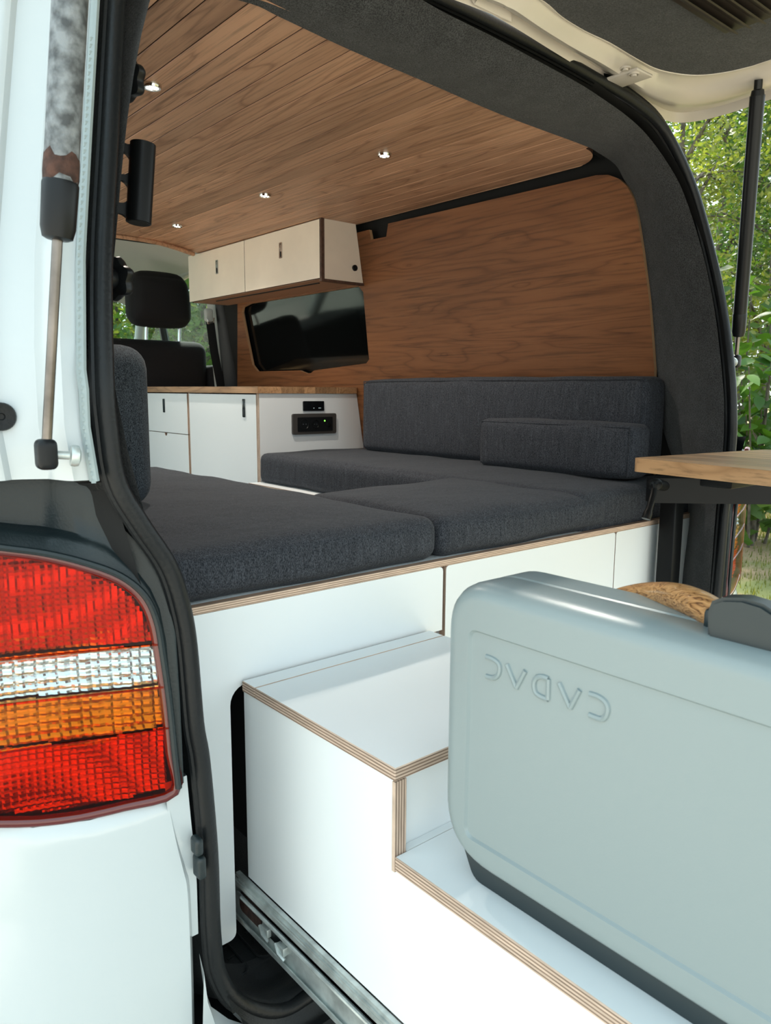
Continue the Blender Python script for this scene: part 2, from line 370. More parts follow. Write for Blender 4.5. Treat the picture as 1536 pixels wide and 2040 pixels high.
def rbox(bm, lo, hi, r, div=(20, 20, 6), bulge=(0, 0, 0), noise=0, seed=0, xform=None):
    """soft rounded block (upholstery): subdivided box, rounded edges, crowned faces"""
    lo, hi = Vector(lo), Vector(hi); c = (lo+hi)/2; h = (hi-lo)/2; rnd = random.Random(seed); ph = [rnd.uniform(0, 6) for _ in range(6)]
    cache = {}
    def V(u, v, w):
        k = (round(u, 6), round(v, 6), round(w, 6))
        if k in cache: return cache[k]
        q = Vector((u*h.x, v*h.y, w*h.z)); inn = Vector([max(-h[i]+r, min(h[i]-r, q[i])) for i in range(3)])
        d = q-inn
        if d.length > 1e-9: q = inn+d.normalized()*min(r, d.length if sum(1 for i in range(3) if abs(d[i]) > 1e-9) == 1 else r)
        t = [max(-1, min(1, x)) for x in (u, v, w)]
        g = lambda x: (1-abs(x)**3)
        q.x += bulge[0]*t[0]*g(t[1])*g(t[2]); q.y += bulge[1]*t[1]*g(t[0])*g(t[2]); q.z += bulge[2]*t[2]*g(t[0])*g(t[1])
        if noise:
            s = noise*(math.sin(9*q.x+ph[0])*math.sin(7*q.y+ph[1])+.6*math.sin(23*q.x+17*q.y+ph[2])+.5*math.sin(31*q.y-11*q.z+ph[3]))
            q += Vector((t[0], t[1], t[2]))*s
        p = c+q
        if xform: p = xform @ p
        cache[k] = bm.verts.new(p); return cache[k]
    def lin(n, hh):
        e = min(.45, r/hh); xs = [-1, -1+e*.25, -1+e*.6, -1+e]; k = max(2, n)
        xs += [-1+e+(2-2*e)*i/k for i in range(1, k)]; xs += [1-e, 1-e*.6, 1-e*.25, 1]; return xs
    L = [lin(div[i], h[i]) for i in range(3)]
    for ax in range(3):
        a, b = [i for i in range(3) if i != ax]
        for s in (-1, 1):
            for i in range(len(L[a])-1):
                for j in range(len(L[b])-1):
                    vs = []
                    for ii, jj in ((i, j), (i+1, j), (i+1, j+1), (i, j+1)):
                        q = [0, 0, 0]; q[ax] = s; q[a] = L[a][ii]; q[b] = L[b][jj]; vs.append(V(*q))
                    if len(set(vs)) == 4:
                        try: bm.faces.new(vs)
                        except ValueError: pass
    return bm
def spline(pts, n=8, closed=False):
    """Catmull-Rom through points"""
    P = [Vector(p) for p in pts]; out = []; N = len(P)
    for i in range(N if closed else N-1):
        p0 = P[(i-1) % N] if (closed or i > 0) else P[0]*2-P[1]; p1 = P[i]; p2 = P[(i+1) % N]; p3 = P[(i+2) % N] if (closed or i+2 < N) else P[-1]*2-P[-2]
        for k in range(n):
            t = k/n; out.append(.5*((2*p1)+(p2-p0)*t+(2*p0-5*p1+4*p2-p3)*t*t+(3*p1-p0-3*p2+p3)*t**3))
    if not closed: out.append(P[-1])
    return out
XM = -.09                                                       # symmetry line used for the far rear corner
def mirx(p): return Vector((2*XM-p[0], p[1], p[2]))
def lerp(a, b, t): return a+(b-a)*t

# ================================================================== GROUND
GZ = -.62
bm = NB(); n = 40
rows = []
for j in range(n+1):
    rows.append([Vector((-30+j*3.5-20, -30+i*3.5-20, GZ+.05*math.sin(j*1.7)*math.sin(i*1.3))) for i in range(n+1)])
loft(bm, rows)
m, t, b = new_mat('meadow_soil'); c = t.nodes.new('ShaderNodeTexCoord')
nz = t.nodes.new('ShaderNodeTexNoise'); nz.inputs['Scale'].default_value = .9; nz.inputs['Detail'].default_value = 8; t.links.new(c.outputs['Object'], nz.inputs['Vector'])
lawn_c = ramp(t, nz.outputs[0], [(.3, (.06, .085, .018)), (.46, (.13, .14, .04)), (.58, (.24, .16, .09)), (.75, (.12, .13, .04))])
gravel_bounce_c = ramp(t, nz.outputs[0], [(.3, (.38, .36, .31)), (.7, (.58, .54, .47))])  # unseen pale gravel, added to bounce sunlight into the van
sxyz = t.nodes.new('ShaderNodeSeparateXYZ'); t.links.new(c.outputs['Object'], sxyz.inputs[0])
mr = t.nodes.new('ShaderNodeMapRange'); mr.inputs['From Min'].default_value = .95; mr.inputs['From Max'].default_value = 1.4; t.links.new(sxyz.outputs['X'], mr.inputs['Value'])
t.links.new(mixcol(t, mr.outputs[0], gravel_bounce_c, lawn_c), b.inputs['Base Color']); b.inputs['Roughness'].default_value = 1
tag(obj('ground', bm, m), 'pale gravel added under the van to bounce light, with patchy lawn beside it', kind='structure')
def blades(name, x0, x1, y0, y1, n, h, mat, seed):
    rnd = random.Random(seed); V = []; F = []
    for i in range(n):
        x, y = rnd.uniform(x0, x1), rnd.uniform(y0, y1)
        if math.sin(x*2.1+1)*math.sin(y*1.7)+rnd.uniform(-.7, .7) < -.35: continue
        a = rnd.uniform(0, 6.28); w = rnd.uniform(.006, .014); hh = h*rnd.uniform(.4, 1.2); l = rnd.uniform(-.5, .5)*hh
        dx, dy = math.cos(a)*w, math.sin(a)*w; k = len(V)
        V += [(x-dx, y-dy, GZ-.03), (x+dx, y+dy, GZ-.03), (x-dy/w*l, y+dx/w*l, GZ+hh)]; F.append((k, k+1, k+2))
    me = bpy.data.meshes.new(name); me.from_pydata(V, [], F); me.materials.append(mat)
    o = bpy.data.objects.new(name, me); col.objects.link(o); return o
tag(blades('grass', 1.6, 11, -.6, 6.2, 60000, .07, leafmat('grass_blade', (.08, .10, .02), (.20, .19, .06)), 3), 'short yellowish green grass beside the van', 'grass', kind='stuff')

# ================================================================== VAN SHELL: floor, walls, ceiling
# --- floor with moulded rubber liner
bm = NB(); rows = []
for y, dz in ((3.4, 0), (1.5, 0), (.2, 0), (.05, 0), (-.02, .0), (-.05, -.004), (-.075, -.012), (-.10, -.012)):
    rows.append([Vector((x, y, dz)) for x in (-.95, -.70, -.60, -.4, -.1, .2, .5, .72)])
loft(bm, rows)
rows2 = [[p+Vector((0, 0, -.06)) for p in r] for r in rows]; loft(bm, rows2)
floor = tag(obj('floor', bm, simple('black_floor_liner', (.017, .018, .019), .34, bump=.2, bscale=400)), 'black moulded rubber floor liner of the load bay', kind='structure')
for (x, yb) in ((-.680, -.035), (-.628, -.025)):          # embossed finger ribs in the liner
    bm = NB(); pts = [(x+.012, .2), (x+.012, yb+.012)]
    arc = [Vector((x+.014*math.cos(a), yb+.014*math.sin(a), .002)) for a in [math.pi*(-k/8) for k in range(9)]]
    path = [Vector((x+.014, .25, .002))]+arc+[Vector((x-.014, .25, .002))]
    tube(bm, path, .0022, 6); obj('embossed_rib', bm, M_rub, floor)
    for yy in (yb+.03, yb+.055):
        bm = NB(); tube(bm, [(x-.002, yy, .001), (x+.016, yy+.004, .001)], .0016, 6); obj('embossed_rib', bm, M_rub, floor)

# --- rear seal loop (pixel-measured path on the leaning opening plane)
L_px = [(250, -150), (240, -70), (232, 0), (218, 260), (205, 520), (207, 740), (215, 850), (233, 960), (281, 1044), (335, 1126), (362, 1208), (376, 1290), (389, 1440), (402, 1520), (418, 1700), (424, 1860), (438, 1945), (480, 2000), (560, 2015)]
R_px = [(890, 0), (1050, 80), (1180, 152), (1270, 208), (1325, 262), (1378, 370), (1415, 500), (1440, 620), (1455, 740), (1459, 830), (1456, 900), (1443, 1020), (1432, 1150), (1427, 1200)]
Lp = [at_seal(*p) for p in L_px]; Rp = [at_seal(*p) for p in R_px]
zb = Lp[-1].z
seal_left = Lp[::-1]                                   # bottom -> top
tl = [Vector((-.73, .005, 1.485)), Vector((-.60, .026, 1.542)), Vector((-.40, .036, 1.566))]
rdown = [Vector((.585, -.14, .30)), Vector((.575, -.14, .16)), Vector((.555, -.14, .06)), Vector((.50, -.14, zb+.005)), Vector((.2, -.14, zb)), Vector((-.3, -.14, zb)), Vector((-.58, -.14, zb))]
loop = [p for p in seal_left if p.z < 1.44]+tl+Rp+rdown
loop = spline(loop, 5, True)
bm = NB(); tube(bm, loop, .0112, 12, True, up=Vector((0, 1, 0)))
seal = tag(obj('trim_1', bm, M_rub), 'black rubber door seal running around the rear opening', kind='structure')
def offs(path, d, dy, closed=True):
    out = []; N = len(path)
    for i, p in enumerate(path):
        tg = (path[(i+1) % N]-path[i-1]); tg.y = 0; tg.normalize(); nr = Vector((tg.z, 0, -tg.x))
        c = Vector((XC, 0, .75))-p; c.y = 0
        if nr.dot(c) > 0: nr = -nr
        out.append(p+nr*d+Vector((0, dy, 0)))
    return out
bm = NB(); tube(bm, offs(loop, -.005, .012), .0055, 8, True, up=Vector((0, 1, 0))); obj('inner_lip', bm, M_rub, seal)
bm = NB(); tube(bm, offs(loop, .010, .004), .0055, 8, True, up=Vector((0, 1, 0))); obj('outer_lip', bm, M_rub, seal)

rs_ = [p for p in loop if p.x > XC and p.z > .25]
bm = NB(); tube(bm, offs(spline(rs_, 1), .021, .012, False)[2:-2], .009, 8, up=Vector((0, 1, 0))); obj('flange_cover', bm, M_rub, seal)
# --- felt-lined jamb and header between the panels and the seal
inner = [at_wall(1385, 1240, 0), at_wall(1387, 1020, 0), at_wall(1322, 860), at_wall(1313, 770), at_wall(1309, 735), at_wall(1299, 620), at_wall(1287, 520), at_wall(1275, 440), at_wall(1262, 390), at_wall(1243, 358)]
inner[0] = Vector((.735, .05, .38)); inner[1] = Vector((.735, .03, .60)); inner.insert(0, Vector((.735, .05, .02))) 
ceil_e = [at(1226, 325, Z=ZC-.008), at(1190, 300, Z=ZC-.004), at(1160, 285, Z=ZC), at(1000, 225, Z=ZC), at(850, 160, Z=ZC), at(700, 96, Z=ZC), at(560, 30, Z=ZC), at(500, 2, Z=ZC)]
outer = [Vector((.572, -.125, .03)), Vector((.585, -.125, .38)), at_seal(1427, 1010), at_seal(1440, 900), at_seal(1443, 830), at_seal(1440, 760), at_seal(1424, 620), at_seal(1399, 500), at_seal(1362, 385), at_seal(1330, 325), at_seal(1290, 270),
         at_seal(1250, 232), at_seal(1200, 196), at_seal(1150, 164), at_seal(1060, 115), at_seal(980, 72), at_seal(880, 22), at_seal(800, -25), at_seal(740, -60)]
inner += [p+Vector((0, 0, -.004)) for p in ceil_e]
last_i = inner[-1]; last_o = outer[-1]
inner += [Vector((-.62, .16, 1.50)), Vector((-.775, .13, 1.475)), Vector((-.85, .09, 1.3)), Vector((-.90, .04, 1.1)), Vector((-.93, .0, .9)), Vector((-.93, .0, .6))]
outer += [Vector((-.58, .026, 1.535)), Vector((-.70, .008, 1.475)), Vector((-.775, -.03, 1.33)), Vector((-.835, -.08, 1.1)), Vector((-.865, -.125, .9)), Vector((-.80, -.125, .6))]
I_ = spline(inner, 4); O_ = spline(outer, 4)
bm = NB(); rows = []
for k in range(7):
    t_ = k/6; rw = []
    for a, b_ in zip(I_, O_):
        p = lerp(a, b_, t_); c = Vector((XC, .1, .8))-p; c.y = 0; c.normalize()
        rw.append(p+c*(.022*math.sin(math.pi*t_)*(.4+.6*t_)))
    rows.append(rw)
loft(bm, rows)
jamb = tag(obj('trim_2', bm, M_felt), 'charcoal felt lining of the rear door surround and roof header', kind='structure')
bm = NB(); rows = [[lerp(a, b_, t_)+(Vector((XC, .1, .8))-a).normalized()*-.03 for a, b_ in zip(I_, O_)] for t_ in (-.3, .5, 1.0)]
loft(bm, rows); obj('backing', bm, M_void, jamb)

# --- right wall: dark lining, wood panel with window opening
bm = NB()
prof = [(z, wx(z)+.022) for z in (0, .5, .9, 1.2, 1.5, 1.56)]
loft(bm, [[Vector((x, -.02 if z < 1 else .02+.15*(z-1), z)) for z, x in prof], [Vector((x, 2.44, z)) for z, x in prof]])
loft(bm, [[Vector((x+.13, .16, z)) for z, x in prof], [Vector((x+.13, 2.40, z)) for z, x in prof]])
wall_right = tag(obj('wall_right', bm, M_void), 'right side wall of the van behind the oak panel', kind='structure')
def wy(px, py): p = at_wall(px, py, .006); return (p.y, p.z)
out = [wy(475, 772), (wy(475, 772)[0], .66), (.14, .66), wy(1306, 735)]
out += [wy(1296, 600), wy(1283, 500), wy(1272, 430)]
tr_ = [wy(1264, 396), wy(1252, 372), wy(1236, 357), wy(1214, 349), wy(1190, 350)]
out += tr_+[wy(776, 446), wy(772, 472), wy(742, 478), wy(738, 458), wy(722, 462)]
zt = wy(722, 462)[1]; out += [(2.05, zt-.003), (2.25, 1.30)]
wn = [wy(500, 739), wy(600, 738), wy(606, 741), wy(614, 744), wy(622, 743), wy(628, 738), wy(732, 724), wy(738, 716), wy(736, 700), wy(726, 582), wy(716, 570), wy(700, 573), wy(500, 605), wy(486, 612), wy(484, 622), wy(505, 727)]
wn[0] = wy(515, 740)
bm = NB(); fW = lambda a, b, t: Vector((wx(b)-t, a, b))
slab(bm, out, [wn], fW, 0.0, .012, 0, 1)
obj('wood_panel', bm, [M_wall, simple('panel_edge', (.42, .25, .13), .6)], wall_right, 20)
# window_1: dark privacy glass behind the opening
ys_ = [p[0] for p in wn]; zs_ = [p[1] for p in wn]
wroot = tag(empty('window_1', (wx(1.15)+.012, sum(ys_)/len(ys_), min(zs_))), 'dark privacy-tinted side window below the overhead cabinet', kind='structure')
bm = NB(); slab(bm, rpoly(rect(min(ys_)-.05, max(ys_)+.05, min(zs_)-.04, max(zs_)+.04), .04), [], fW, -.020, -.012, 0, 0); obj('pane', bm, M_win, wroot)
bm = NB(); pth = [fW(a, b, -.006) for a, b in rpoly(rect(min(ys_)-.01, max(ys_)+.01, min(zs_)-.002, max(zs_)+.01), .05, 8)]
tube(bm, pth, .005, 8, True); obj('rubber_gasket', bm, M_blk, wroot)
# outer skin of right side, mirrored rear corner is built with the left one below

# --- left wall
bm = NB()
prof = [(0, -.95), (.5, -.95), (.9, -.945), (1.2, -.91), (1.49, -.86), (1.57, -.84)]
for ya, yb_ in ((None, 1.12), (2.32, 2.48)):                     # the side door stands open between these two stretches
    for d_ in (0, .16):
        loft(bm, [[Vector((x-d_, ya if ya else (.0 if z < 1.2 else .1), z)) for z, x in prof], [Vector((x-d_, yb_, z)) for z, x in prof]])
loft(bm, [[Vector((x, 1.12, z)) for z, x in prof[4:]], [Vector((x, 2.32, z)) for z, x in prof[4:]]])
wall_left = tag(obj('wall_left', bm, M_void), 'left side wall of the van with white painted rear corner', kind='structure')

bm = NB(); loft(bm, [[Vector((x+.012, .14, z)) for z, x in prof[1:5]], [Vector((x+.012, 1.11, z)) for z, x in prof[1:5]]]); obj('wood_panel', bm, M_wall, wall_left)  # unseen oak lining, added to bounce light around the interior
def rear_corner(mir, parent):
    T = (lambda p: mirx(p)) if mir else (lambda p: Vector(p))
    # upper pillar: gutter, flange and outer corner
    zs = [.80, .86, .95, 1.05, 1.15, 1.25, 1.35, 1.46, 1.56]
    def sealx(z):
        pts = sorted([(p.z, p.x, p.y) for p in Lp if p.z > .78]); 
        for (z0, x0, y0), (z1, x1, y1) in zip(pts, pts[1:]):
            if z0 <= z <= z1: f = (z-z0)/(z1-z0); return x0+(x1-x0)*f
        return pts[-1][1]+.3*(z-pts[-1][0]) if z > pts[-1][0] else pts[0][1]
    sec = [(-.022, .012), (-.030, .002), (-.040, .004), (-.046, .004), (-.052, .012), (-.062, .042), (-.085, .055), (-.096, .058), (-.104, .052), (-.116, .052), (-.145, .066), (-.19, .092), (-.225, .125), (-.245, .17), (-.25, .35)]
    rows = []
    for z in zs:
        s = sealx(z); y0 = ys(z)
        if mir and z > 1.38: continue
        rows.append([T((s+dx, y0+dy+(max(0, -dx-.03)*.7+.055 if mir else 0), z)) for dx, dy in sec])
    bm = NB(); loft(bm, rows); obj('rear_pillar', bm, M_paint, parent, 35)
    # painted flange strip with crimp marks
    bm = NB(); path = [p for p in (Lp if not mir else Lp)]
    pp = [T(q) for q in offs(spline([p for p in Lp if .70 < p.z < 1.6][::-1], 6), -.0, 0)]
    zz = [Vector((sealx(.80+.02*k)-.027, ys(.80+.02*k)-.006, .80+.02*k)) for k in range(36)]
    if not mir: tube(bm, [T(q) for q in zz], .0085, 8, sx=.6, sy=1.0); obj('painted_flange', bm, M_rubg, parent)
    if not mir:
        for k in range(60):
            z = .80+.0085*k; bm = NB(); p = T((sealx(z)-.030, ys(z)-.0135, z)); box(bm, p.x-.0022, p.x+.0022, p.y+.0005, p.y+.003, p.z-.0020, p.z+.0020)
            obj('crimp_mark', bm, M_rubg, parent, 0)
    # lower quarter panel
    edge = [(400, 2240), (400, 2100), (400, 2040), (397, 1900), (391, 1760), (383, 1715), (370, 1660), (358, 1600), (352, 1560)]
    E_ = spline([at_ext(x, y, .006) for x, y in edge], 4)
    xs = [0, -.004, -.010, -.02, -.05, -.10, -.16, -.22, -.255, -.275, -.28]; yo = [.030, .010, .002, 0, -.006, -.012, -.012, .004, .04, .12, .4]
    rows = [[T((p.x+dx, p.y+dy-.34*dx, p.z)) for dx, dy in zip(xs, yo)] for p in E_]
    lb_ = [(lambda v: (v.x, v.z))(at_ext(px, py, 0)) for px, py in ((-260, 1618), (-100, 1648), (0, 1652), (80, 1650), (160, 1640), (250, 1620), (352, 1592), (420, 1570))]
    def zl(x):
        for (xa_, za_), (xb_, zb_) in zip(lb_, lb_[1:]):
            if xa_ <= x <= xb_: return za_+(zb_-za_)*(x-xa_)/(xb_-xa_)
        return lb_[0][1] if x < lb_[0][0] else lb_[-1][1]
    top_i = len(rows)-1
    z_lo = rows[0][0].z
    for ri, r in enumerate(rows):
        f_ = ri/top_i
        for p in r:
            q = mirx(p) if mir else p; zz_ = E_[-1].z
            p.z = z_lo+(p.z-z_lo)*(zl(q.x)-z_lo)/(zz_-z_lo)
            if f_ > .93: p.y += .008*(f_-.93)/.07
    bm = NB(); loft(bm, rows); obj('quarter_panel', bm, M_paint, parent, 50)
    # dark gap strip between body edge and seal
    bm = NB(); path = [p for p in Lp if p.z < .84 and p.z > -.05]
    loft(bm, [[T(p+Vector((-.005, .008, 0))) for p in path], [T(p+Vector((-.022, .035, -.003))) for p in path], [T(p+Vector((-.06, .11, -.01))) for p in path]])
    obj('gutter', bm, M_rub, parent)
    # white inner return of the body edge
    pr = [at(372, 1545, Y=-.135), at(381, 1640, Y=-.135), at(388, 1700, Y=-.135), at(392, 1760, Y=-.135), at(395, 1860, Y=-.135)]
    bm = NB(); loft(bm, [[T(p+Vector((-.03, 0, 0))) for p in pr], [T(p) for p in pr], [T(p+Vector((.002, .03, 0))) for p in pr]]); obj('body_return', bm, M_paint, parent)
    # body colour below the sill corner
    bm = NB(); c_ = [at(x, y, Y=-.152) for x, y in ((397, 1900), (405, 1960), (420, 2005), (455, 2030), (520, 2052), (600, 2062))]
    loft(bm, [[T(p) for p in c_], [T(p+Vector((0, -.012, -.02))) for p in c_], [T(p+Vector((-.02, -.015, -.35))) for p in c_]]); obj('sill_corner', bm, M_paint, parent)
rear_corner(False, wall_left); rear_corner(True, wall_right)

# --- corner trim over the tail lamp
def corner_trim(name, mir, label):
    T = (lambda p: mirx(p)) if mir else (lambda p: Vector(p))
    cols = [(-140, 952, -140, 1070, .052), (-60, 950, -60, 1080, .052), (0, 948, 0, 1088, .052), (45, 946, 45, 1096, .052), (78, 944, 80, 1101, .052), (90, 945, 92, 1103, .051), (100, 947, 102, 1105, .044), (118, 951, 122, 1108, .036), (140, 957, 146, 1113, .029),
            (158, 963, 166, 1119, .024), (172, 968, 182, 1124, .018), (188, 973, 198, 1130, .017), (206, 980, 212, 1136, .017), (228, 1012, 230, 1143, .017), (256, 1053, 250, 1153, .017), (290, 1096, 270, 1166, .016), (320, 1146, 290, 1187, .014), (338, 1196, 308, 1222, .012), (350, 1260, 321, 1285, .010), (359, 1400, 335, 1400, .008), (366, 1560, 351, 1560, .006)]
    prof_ = [(-.06, 1.0, .05), (-.01, 1.0, .012), (0, 1.0, 0), (.10, 1.0, -.001), (.40, 1.0, 0), (.66, .98, 0), (.71, .80, 0), (.75, .45, .002), (.80, .32, .003), (.92, .12, .003), (1.0, 0, .003)]
    rows = [[T(at_ext(lerp(tx, bx, t_), lerp(ty, by, t_), d*k_+dd)) for tx, ty, bx, by, d in cols] for t_, k_, dd in prof_]
    bm = NB(); loft(bm, rows)
    o = tag(obj(name, bm, M_trim, None, 45), label, kind='structure')
    bm = NB(); pth = [T(p) for p in spline([at_ext(x, y, -.001) for x, y in [(-80, 1076), (0, 1090), (90, 1102), (170, 1121), (240, 1147), (288, 1186), (312, 1236), (324, 1300), (338, 1400), (348, 1500), (356, 1570)]], 5)]
    tube(bm, pth, .0042, 8); obj('lamp_gasket', bm, M_trim, o)
    return o
corner_trim('trim_3', False, 'dark scuffed plastic corner trim above the left tail lamp')
corner_trim('trim_4', True, 'dark plastic corner trim above the right tail lamp')

# --- rear sill trim
bm = NB(); rows = []
sec = [(-.03, .001), (-.045, -.004), (-.06, -.010), (-.085, -.010), (-.105, -.002), (-.122, .004), (-.137, .000), (-.150, -.012), (-.165, -.030), (-.172, -.022), (-.185, -.020), (-.20, -.030), (-.225, -.05), (-.24, -.10), (-.24, -.3)]
for x in [-.76+.0128*k for k in range(11)]+[-.6, -.4, -.1, .2, .45]+[.46+.012*k for k in range(10)]:
    e = .09*max(0, (-.64-x)/.12)**2.2+.09*max(0, (x-.45)/.12)**2.2
    rows.append([Vector((x, y+.0, z+e)) for y, z in sec])
bm = NB(); loft(bm, rows)
tag(obj('trim_5', bm, simple('sill_plastic', (.012, .013, .014), .42, bump=.2, bscale=400)), 'black moulded plastic sill at the foot of the rear opening', kind='structure')

# --- ceiling: dark lining, oak planks
CE = [(p.x, p.y) for p in ceil_e[2:]][::-1]
def edge_y(x):
    if x < CE[0][0]: return CE[0][1]
    for (a, y0), (b, y1) in zip(CE, CE[1:]):
        if a <= x <= b: return y0+(y1-y0)*(x-a)/(b-a)
    return CE[-1][1]
cr = at(1075, 372, Z=ZC-.01); CRX = at(900, 420, Z=ZC).x
bm = NB(); box(bm, -.98, .70, .14, 3.3, ZC+.075, ZC+.10)
loft(bm, [[Vector((x, .12, z)) for x, z in ((.735, 1.47), (.70, 1.52), (.6, 1.545), (-.65, 1.545), (-.80, 1.48))], [Vector((x, 2.4, z)) for x, z in ((.735, 1.47), (.70, 1.52), (.6, 1.545), (-.65, 1.545), (-.80, 1.48))]])
ceiling = tag(obj('ceiling', bm, M_void), 'van roof lined with oak planks', kind='structure')
pitch = .0562; x = -.6287-pitch*4; xr = .615
while x < xr-.005:
    x0, x1 = x+.0011, min(x+pitch-.0011, xr)
    def fy(xx):
        y0 = edge_y(xx)-.02
        d = max(0, xx-(xr-.13)); 
        if d > 0: y0 = max(y0, edge_y(xx)+.02+.145-math.sqrt(max(0, .145**2-(d*1.08)**2)))
        return y0
    def yf(xx): return 2.07+.16*max(0, (xx-.05)/.36)**1.5 if xx < .45 else 2.26
    bm = NB(); k = 4
    pts = [(lerp(x0, x1, i/k), fy(lerp(x0, x1, i/k))) for i in range(k+1)]+[(x1, yf(x1)), (x0, yf(x0))]
    slab(bm, pts, [], lambda a, b, t: Vector((a, b, t)), ZC, ZC+.012, 0, 1)
    es = [e for e in bm.edges if all(abs(v.co.z-ZC) < 1e-6 for v in e.verts) and abs(e.verts[0].co.x-e.verts[1].co.x) < 1e-5]
    bmesh.ops.bevel(bm, geom=es, offset=.0012, segments=1, affect='EDGES')
    obj('plank', bm, [M_ceil, M_plyd], ceiling, 20); x += pitch
# front edge lip and cab headliner
fe = [at(215, 467, Z=ZC-.004), at(300, 480, Z=ZC-.006), at(345, 492, Z=ZC-.008), at(385, 506, Z=ZC-.012)]
fe = [Vector((-.8, fe[0].y, fe[0].z))]+fe
bm = NB(); tube(bm, spline(fe, 5), .010, 8); obj('front_edge_strip', bm, M_ceil, ceiling)

# ================================================================== CAB
bm = NB(); rows = []
for y, z, w in ((2.12, 1.555, .60), (2.3, 1.575, .66), (2.6, 1.57, .70), (2.85, 1.535, .70), (3.05, 1.47, .68), (3.2, 1.40, .64)):
    rows.append([Vector((XC+s*w*k, y, z-.10*max(0, abs(s*k)-.55)**1.5*1.6)) for s, k in ((-1, 1.12), (-1, .9), (-1, .6), (0, 0), (1, .6), (1, .9), (1, 1.12))])
loft(bm, rows)
tag(obj('trim_6', bm, M_head), 'pale grey headliner above the cab seats', kind='structure')
XB = -.05
wf = empty('wall_front', (XB, 3.6, .0)); tag(wf, 'front end of the cab with pillars, bulkhead and dashboard', kind='structure')
bm = NB(); box(bm, -1.0, .78, 3.35, 3.9, -.1, .95, .05, 3); obj('dashboard', bm, M_void, wf)
for s in (-1, 1):
    bm = NB(); xx = XB+s*.78
    tube(bm, [(XB+s*.64, 3.18, 1.43), (XB+s*.74, 3.5, 1.2), (XB+s*.80, 3.9, .95)], .05, 10, sx=1.0, sy=.7); obj('windscreen_pillar', bm, M_gtrim, wf)
    bm = NB(); box(bm, xx-.03+s*.05, xx+.03+s*.05, 2.3, 3.9, -.1, .92, .02, 2); obj('cab_door_panel', bm, M_blk, wf)
    bm = NB(); tube(bm, [(XB+s*.70, 2.2, 1.535), (XB+s*.70, 2.7, 1.52), (XB+s*.655, 3.2, 1.43)], .035, 10); obj('roof_rail', bm, M_head, wf)
    # quarter-window divider on the cab door
    bm = NB(); tube(bm, [(XB+s*.70, 3.16, 1.42), (XB+s*.80, 3.2, .92)], .022, 8); obj('window_divider', bm, M_blk, wf)
bm = NB(); slab(bm, [(XB-.64, 1.44), (XB+.64, 1.44), (XB+.80, .95), (XB-.80, .95)], [], lambda a, b, t: Vector((a, 3.22+(1.44-b)*1.38+t, b)), 0, .006, 0, 0)
tag(obj('window_2', bm, M_clear), 'windscreen beyond the front seats', kind='structure')
bm = NB(); slab(bm, [(2.48, .92), (3.85, .92), (3.22, 1.42), (2.55, 1.48)], [], lambda a, b, t: Vector((XB+.80-(b-.92)*.2+t, a, b)), 0, .005, 0, 0)
tag(obj('window_3', bm, M_clear), 'passenger side window behind the black headrest', kind='structure')
bm = NB(); slab(bm, [(2.48, .92), (3.85, .92), (3.22, 1.42), (2.55, 1.48)], [], lambda a, b, t: Vector((XB-.80+(b-.92)*.2-t, a, b)), 0, .005, 0, 0)
tag(obj('window_4', bm, M_clear), 'driver side window of the cab', kind='structure')
# B pillar trims
bp_ = [at(428, 600, Y=2.50), at(446, 610, Y=2.46), at(472, 772, Y=2.44), at(446, 772, Y=2.50)]
bp_ = [p for p in bp_]
bm = NB(); up_ = Vector((-.06, .02, .25))
A = [bp_[0]+up_, bp_[0], bp_[3], bp_[3]+Vector((.05, 0, -.9))]; B_ = [bp_[1]+up_, bp_[1], bp_[2], bp_[2]+Vector((.05, 0, -.9))]
loft(bm, [A, B_, [p+Vector((.16, -.05, 0)) for p in B_]]); loft(bm, [A, [p+Vector((.16, .1, 0)) for p in A]])
tag(obj('trim_7', bm, M_blk), 'black pillar trim between the cab door and the oak wall', kind='structure')
cp = [at(410, 585, Y=2.56), at(432, 600, Y=2.53), at(448, 772, Y=2.50), at(428, 772, Y=2.56)]
bm = NB(); A = [cp[0]+up_, cp[0], cp[3]]; B_ = [cp[1]+up_, cp[1], cp[2]]
loft(bm, [A, B_, [p+Vector((.02, .03, 0)) for p in B_]]); tag(obj('trim_8', bm, M_gtrim), 'pale grey upper pillar trim beside the seat belt', kind='structure')

# passenger seat
seat = empty('cab_seat', (.42, 2.65, 0), 'black cab seat with tall headrest on two chrome posts', 'seat')
bm = NB(); rbox(bm, (at(218, 700, Y=2.62).x-.05, 2.60, .35), (at(414, 700, Y=2.62).x, 2.76, at(300, 676, Y=2.62).z), .055, (14, 4, 14), (0, .02, 0)); obj('backrest', bm, M_seat, seat)
hl, hr_ = at(259, 600, Y=2.62), at(383, 600, Y=2.62)
bm = NB(); rbox(bm, (hl.x, 2.60, at(320, 646, Y=2.62).z), (hr_.x, 2.72, at(320, 546, Y=2.62).z), .05, (12, 4, 10), (0, .02, .015))
cx = (hl.x+hr_.x)/2; zt_ = at(320, 546, Y=2.62).z
for v in bm.verts: v.co.x = cx+(v.co.x-cx)*(1-.28*max(0, (v.co.z-(zt_-.11))/.11)*.5)
obj('headrest', bm, M_seat, seat)
for px in (291, 357):
    a, b_ = at(px+1, 640, Y=2.66), at(px, 690, Y=2.66)
    bm = NB(); tube(bm, [a+Vector((0, 0, .06)), a, b_, b_+Vector((0, 0, -.05))], .0075, 10); obj('headrest_post', bm, M_chrome, seat)
bm = NB(); rbox(bm, (.12, 2.75, .25), (.70, 3.25, .50), .05, (8, 8, 4)); obj('seat_cushion', bm, M_seat, seat)
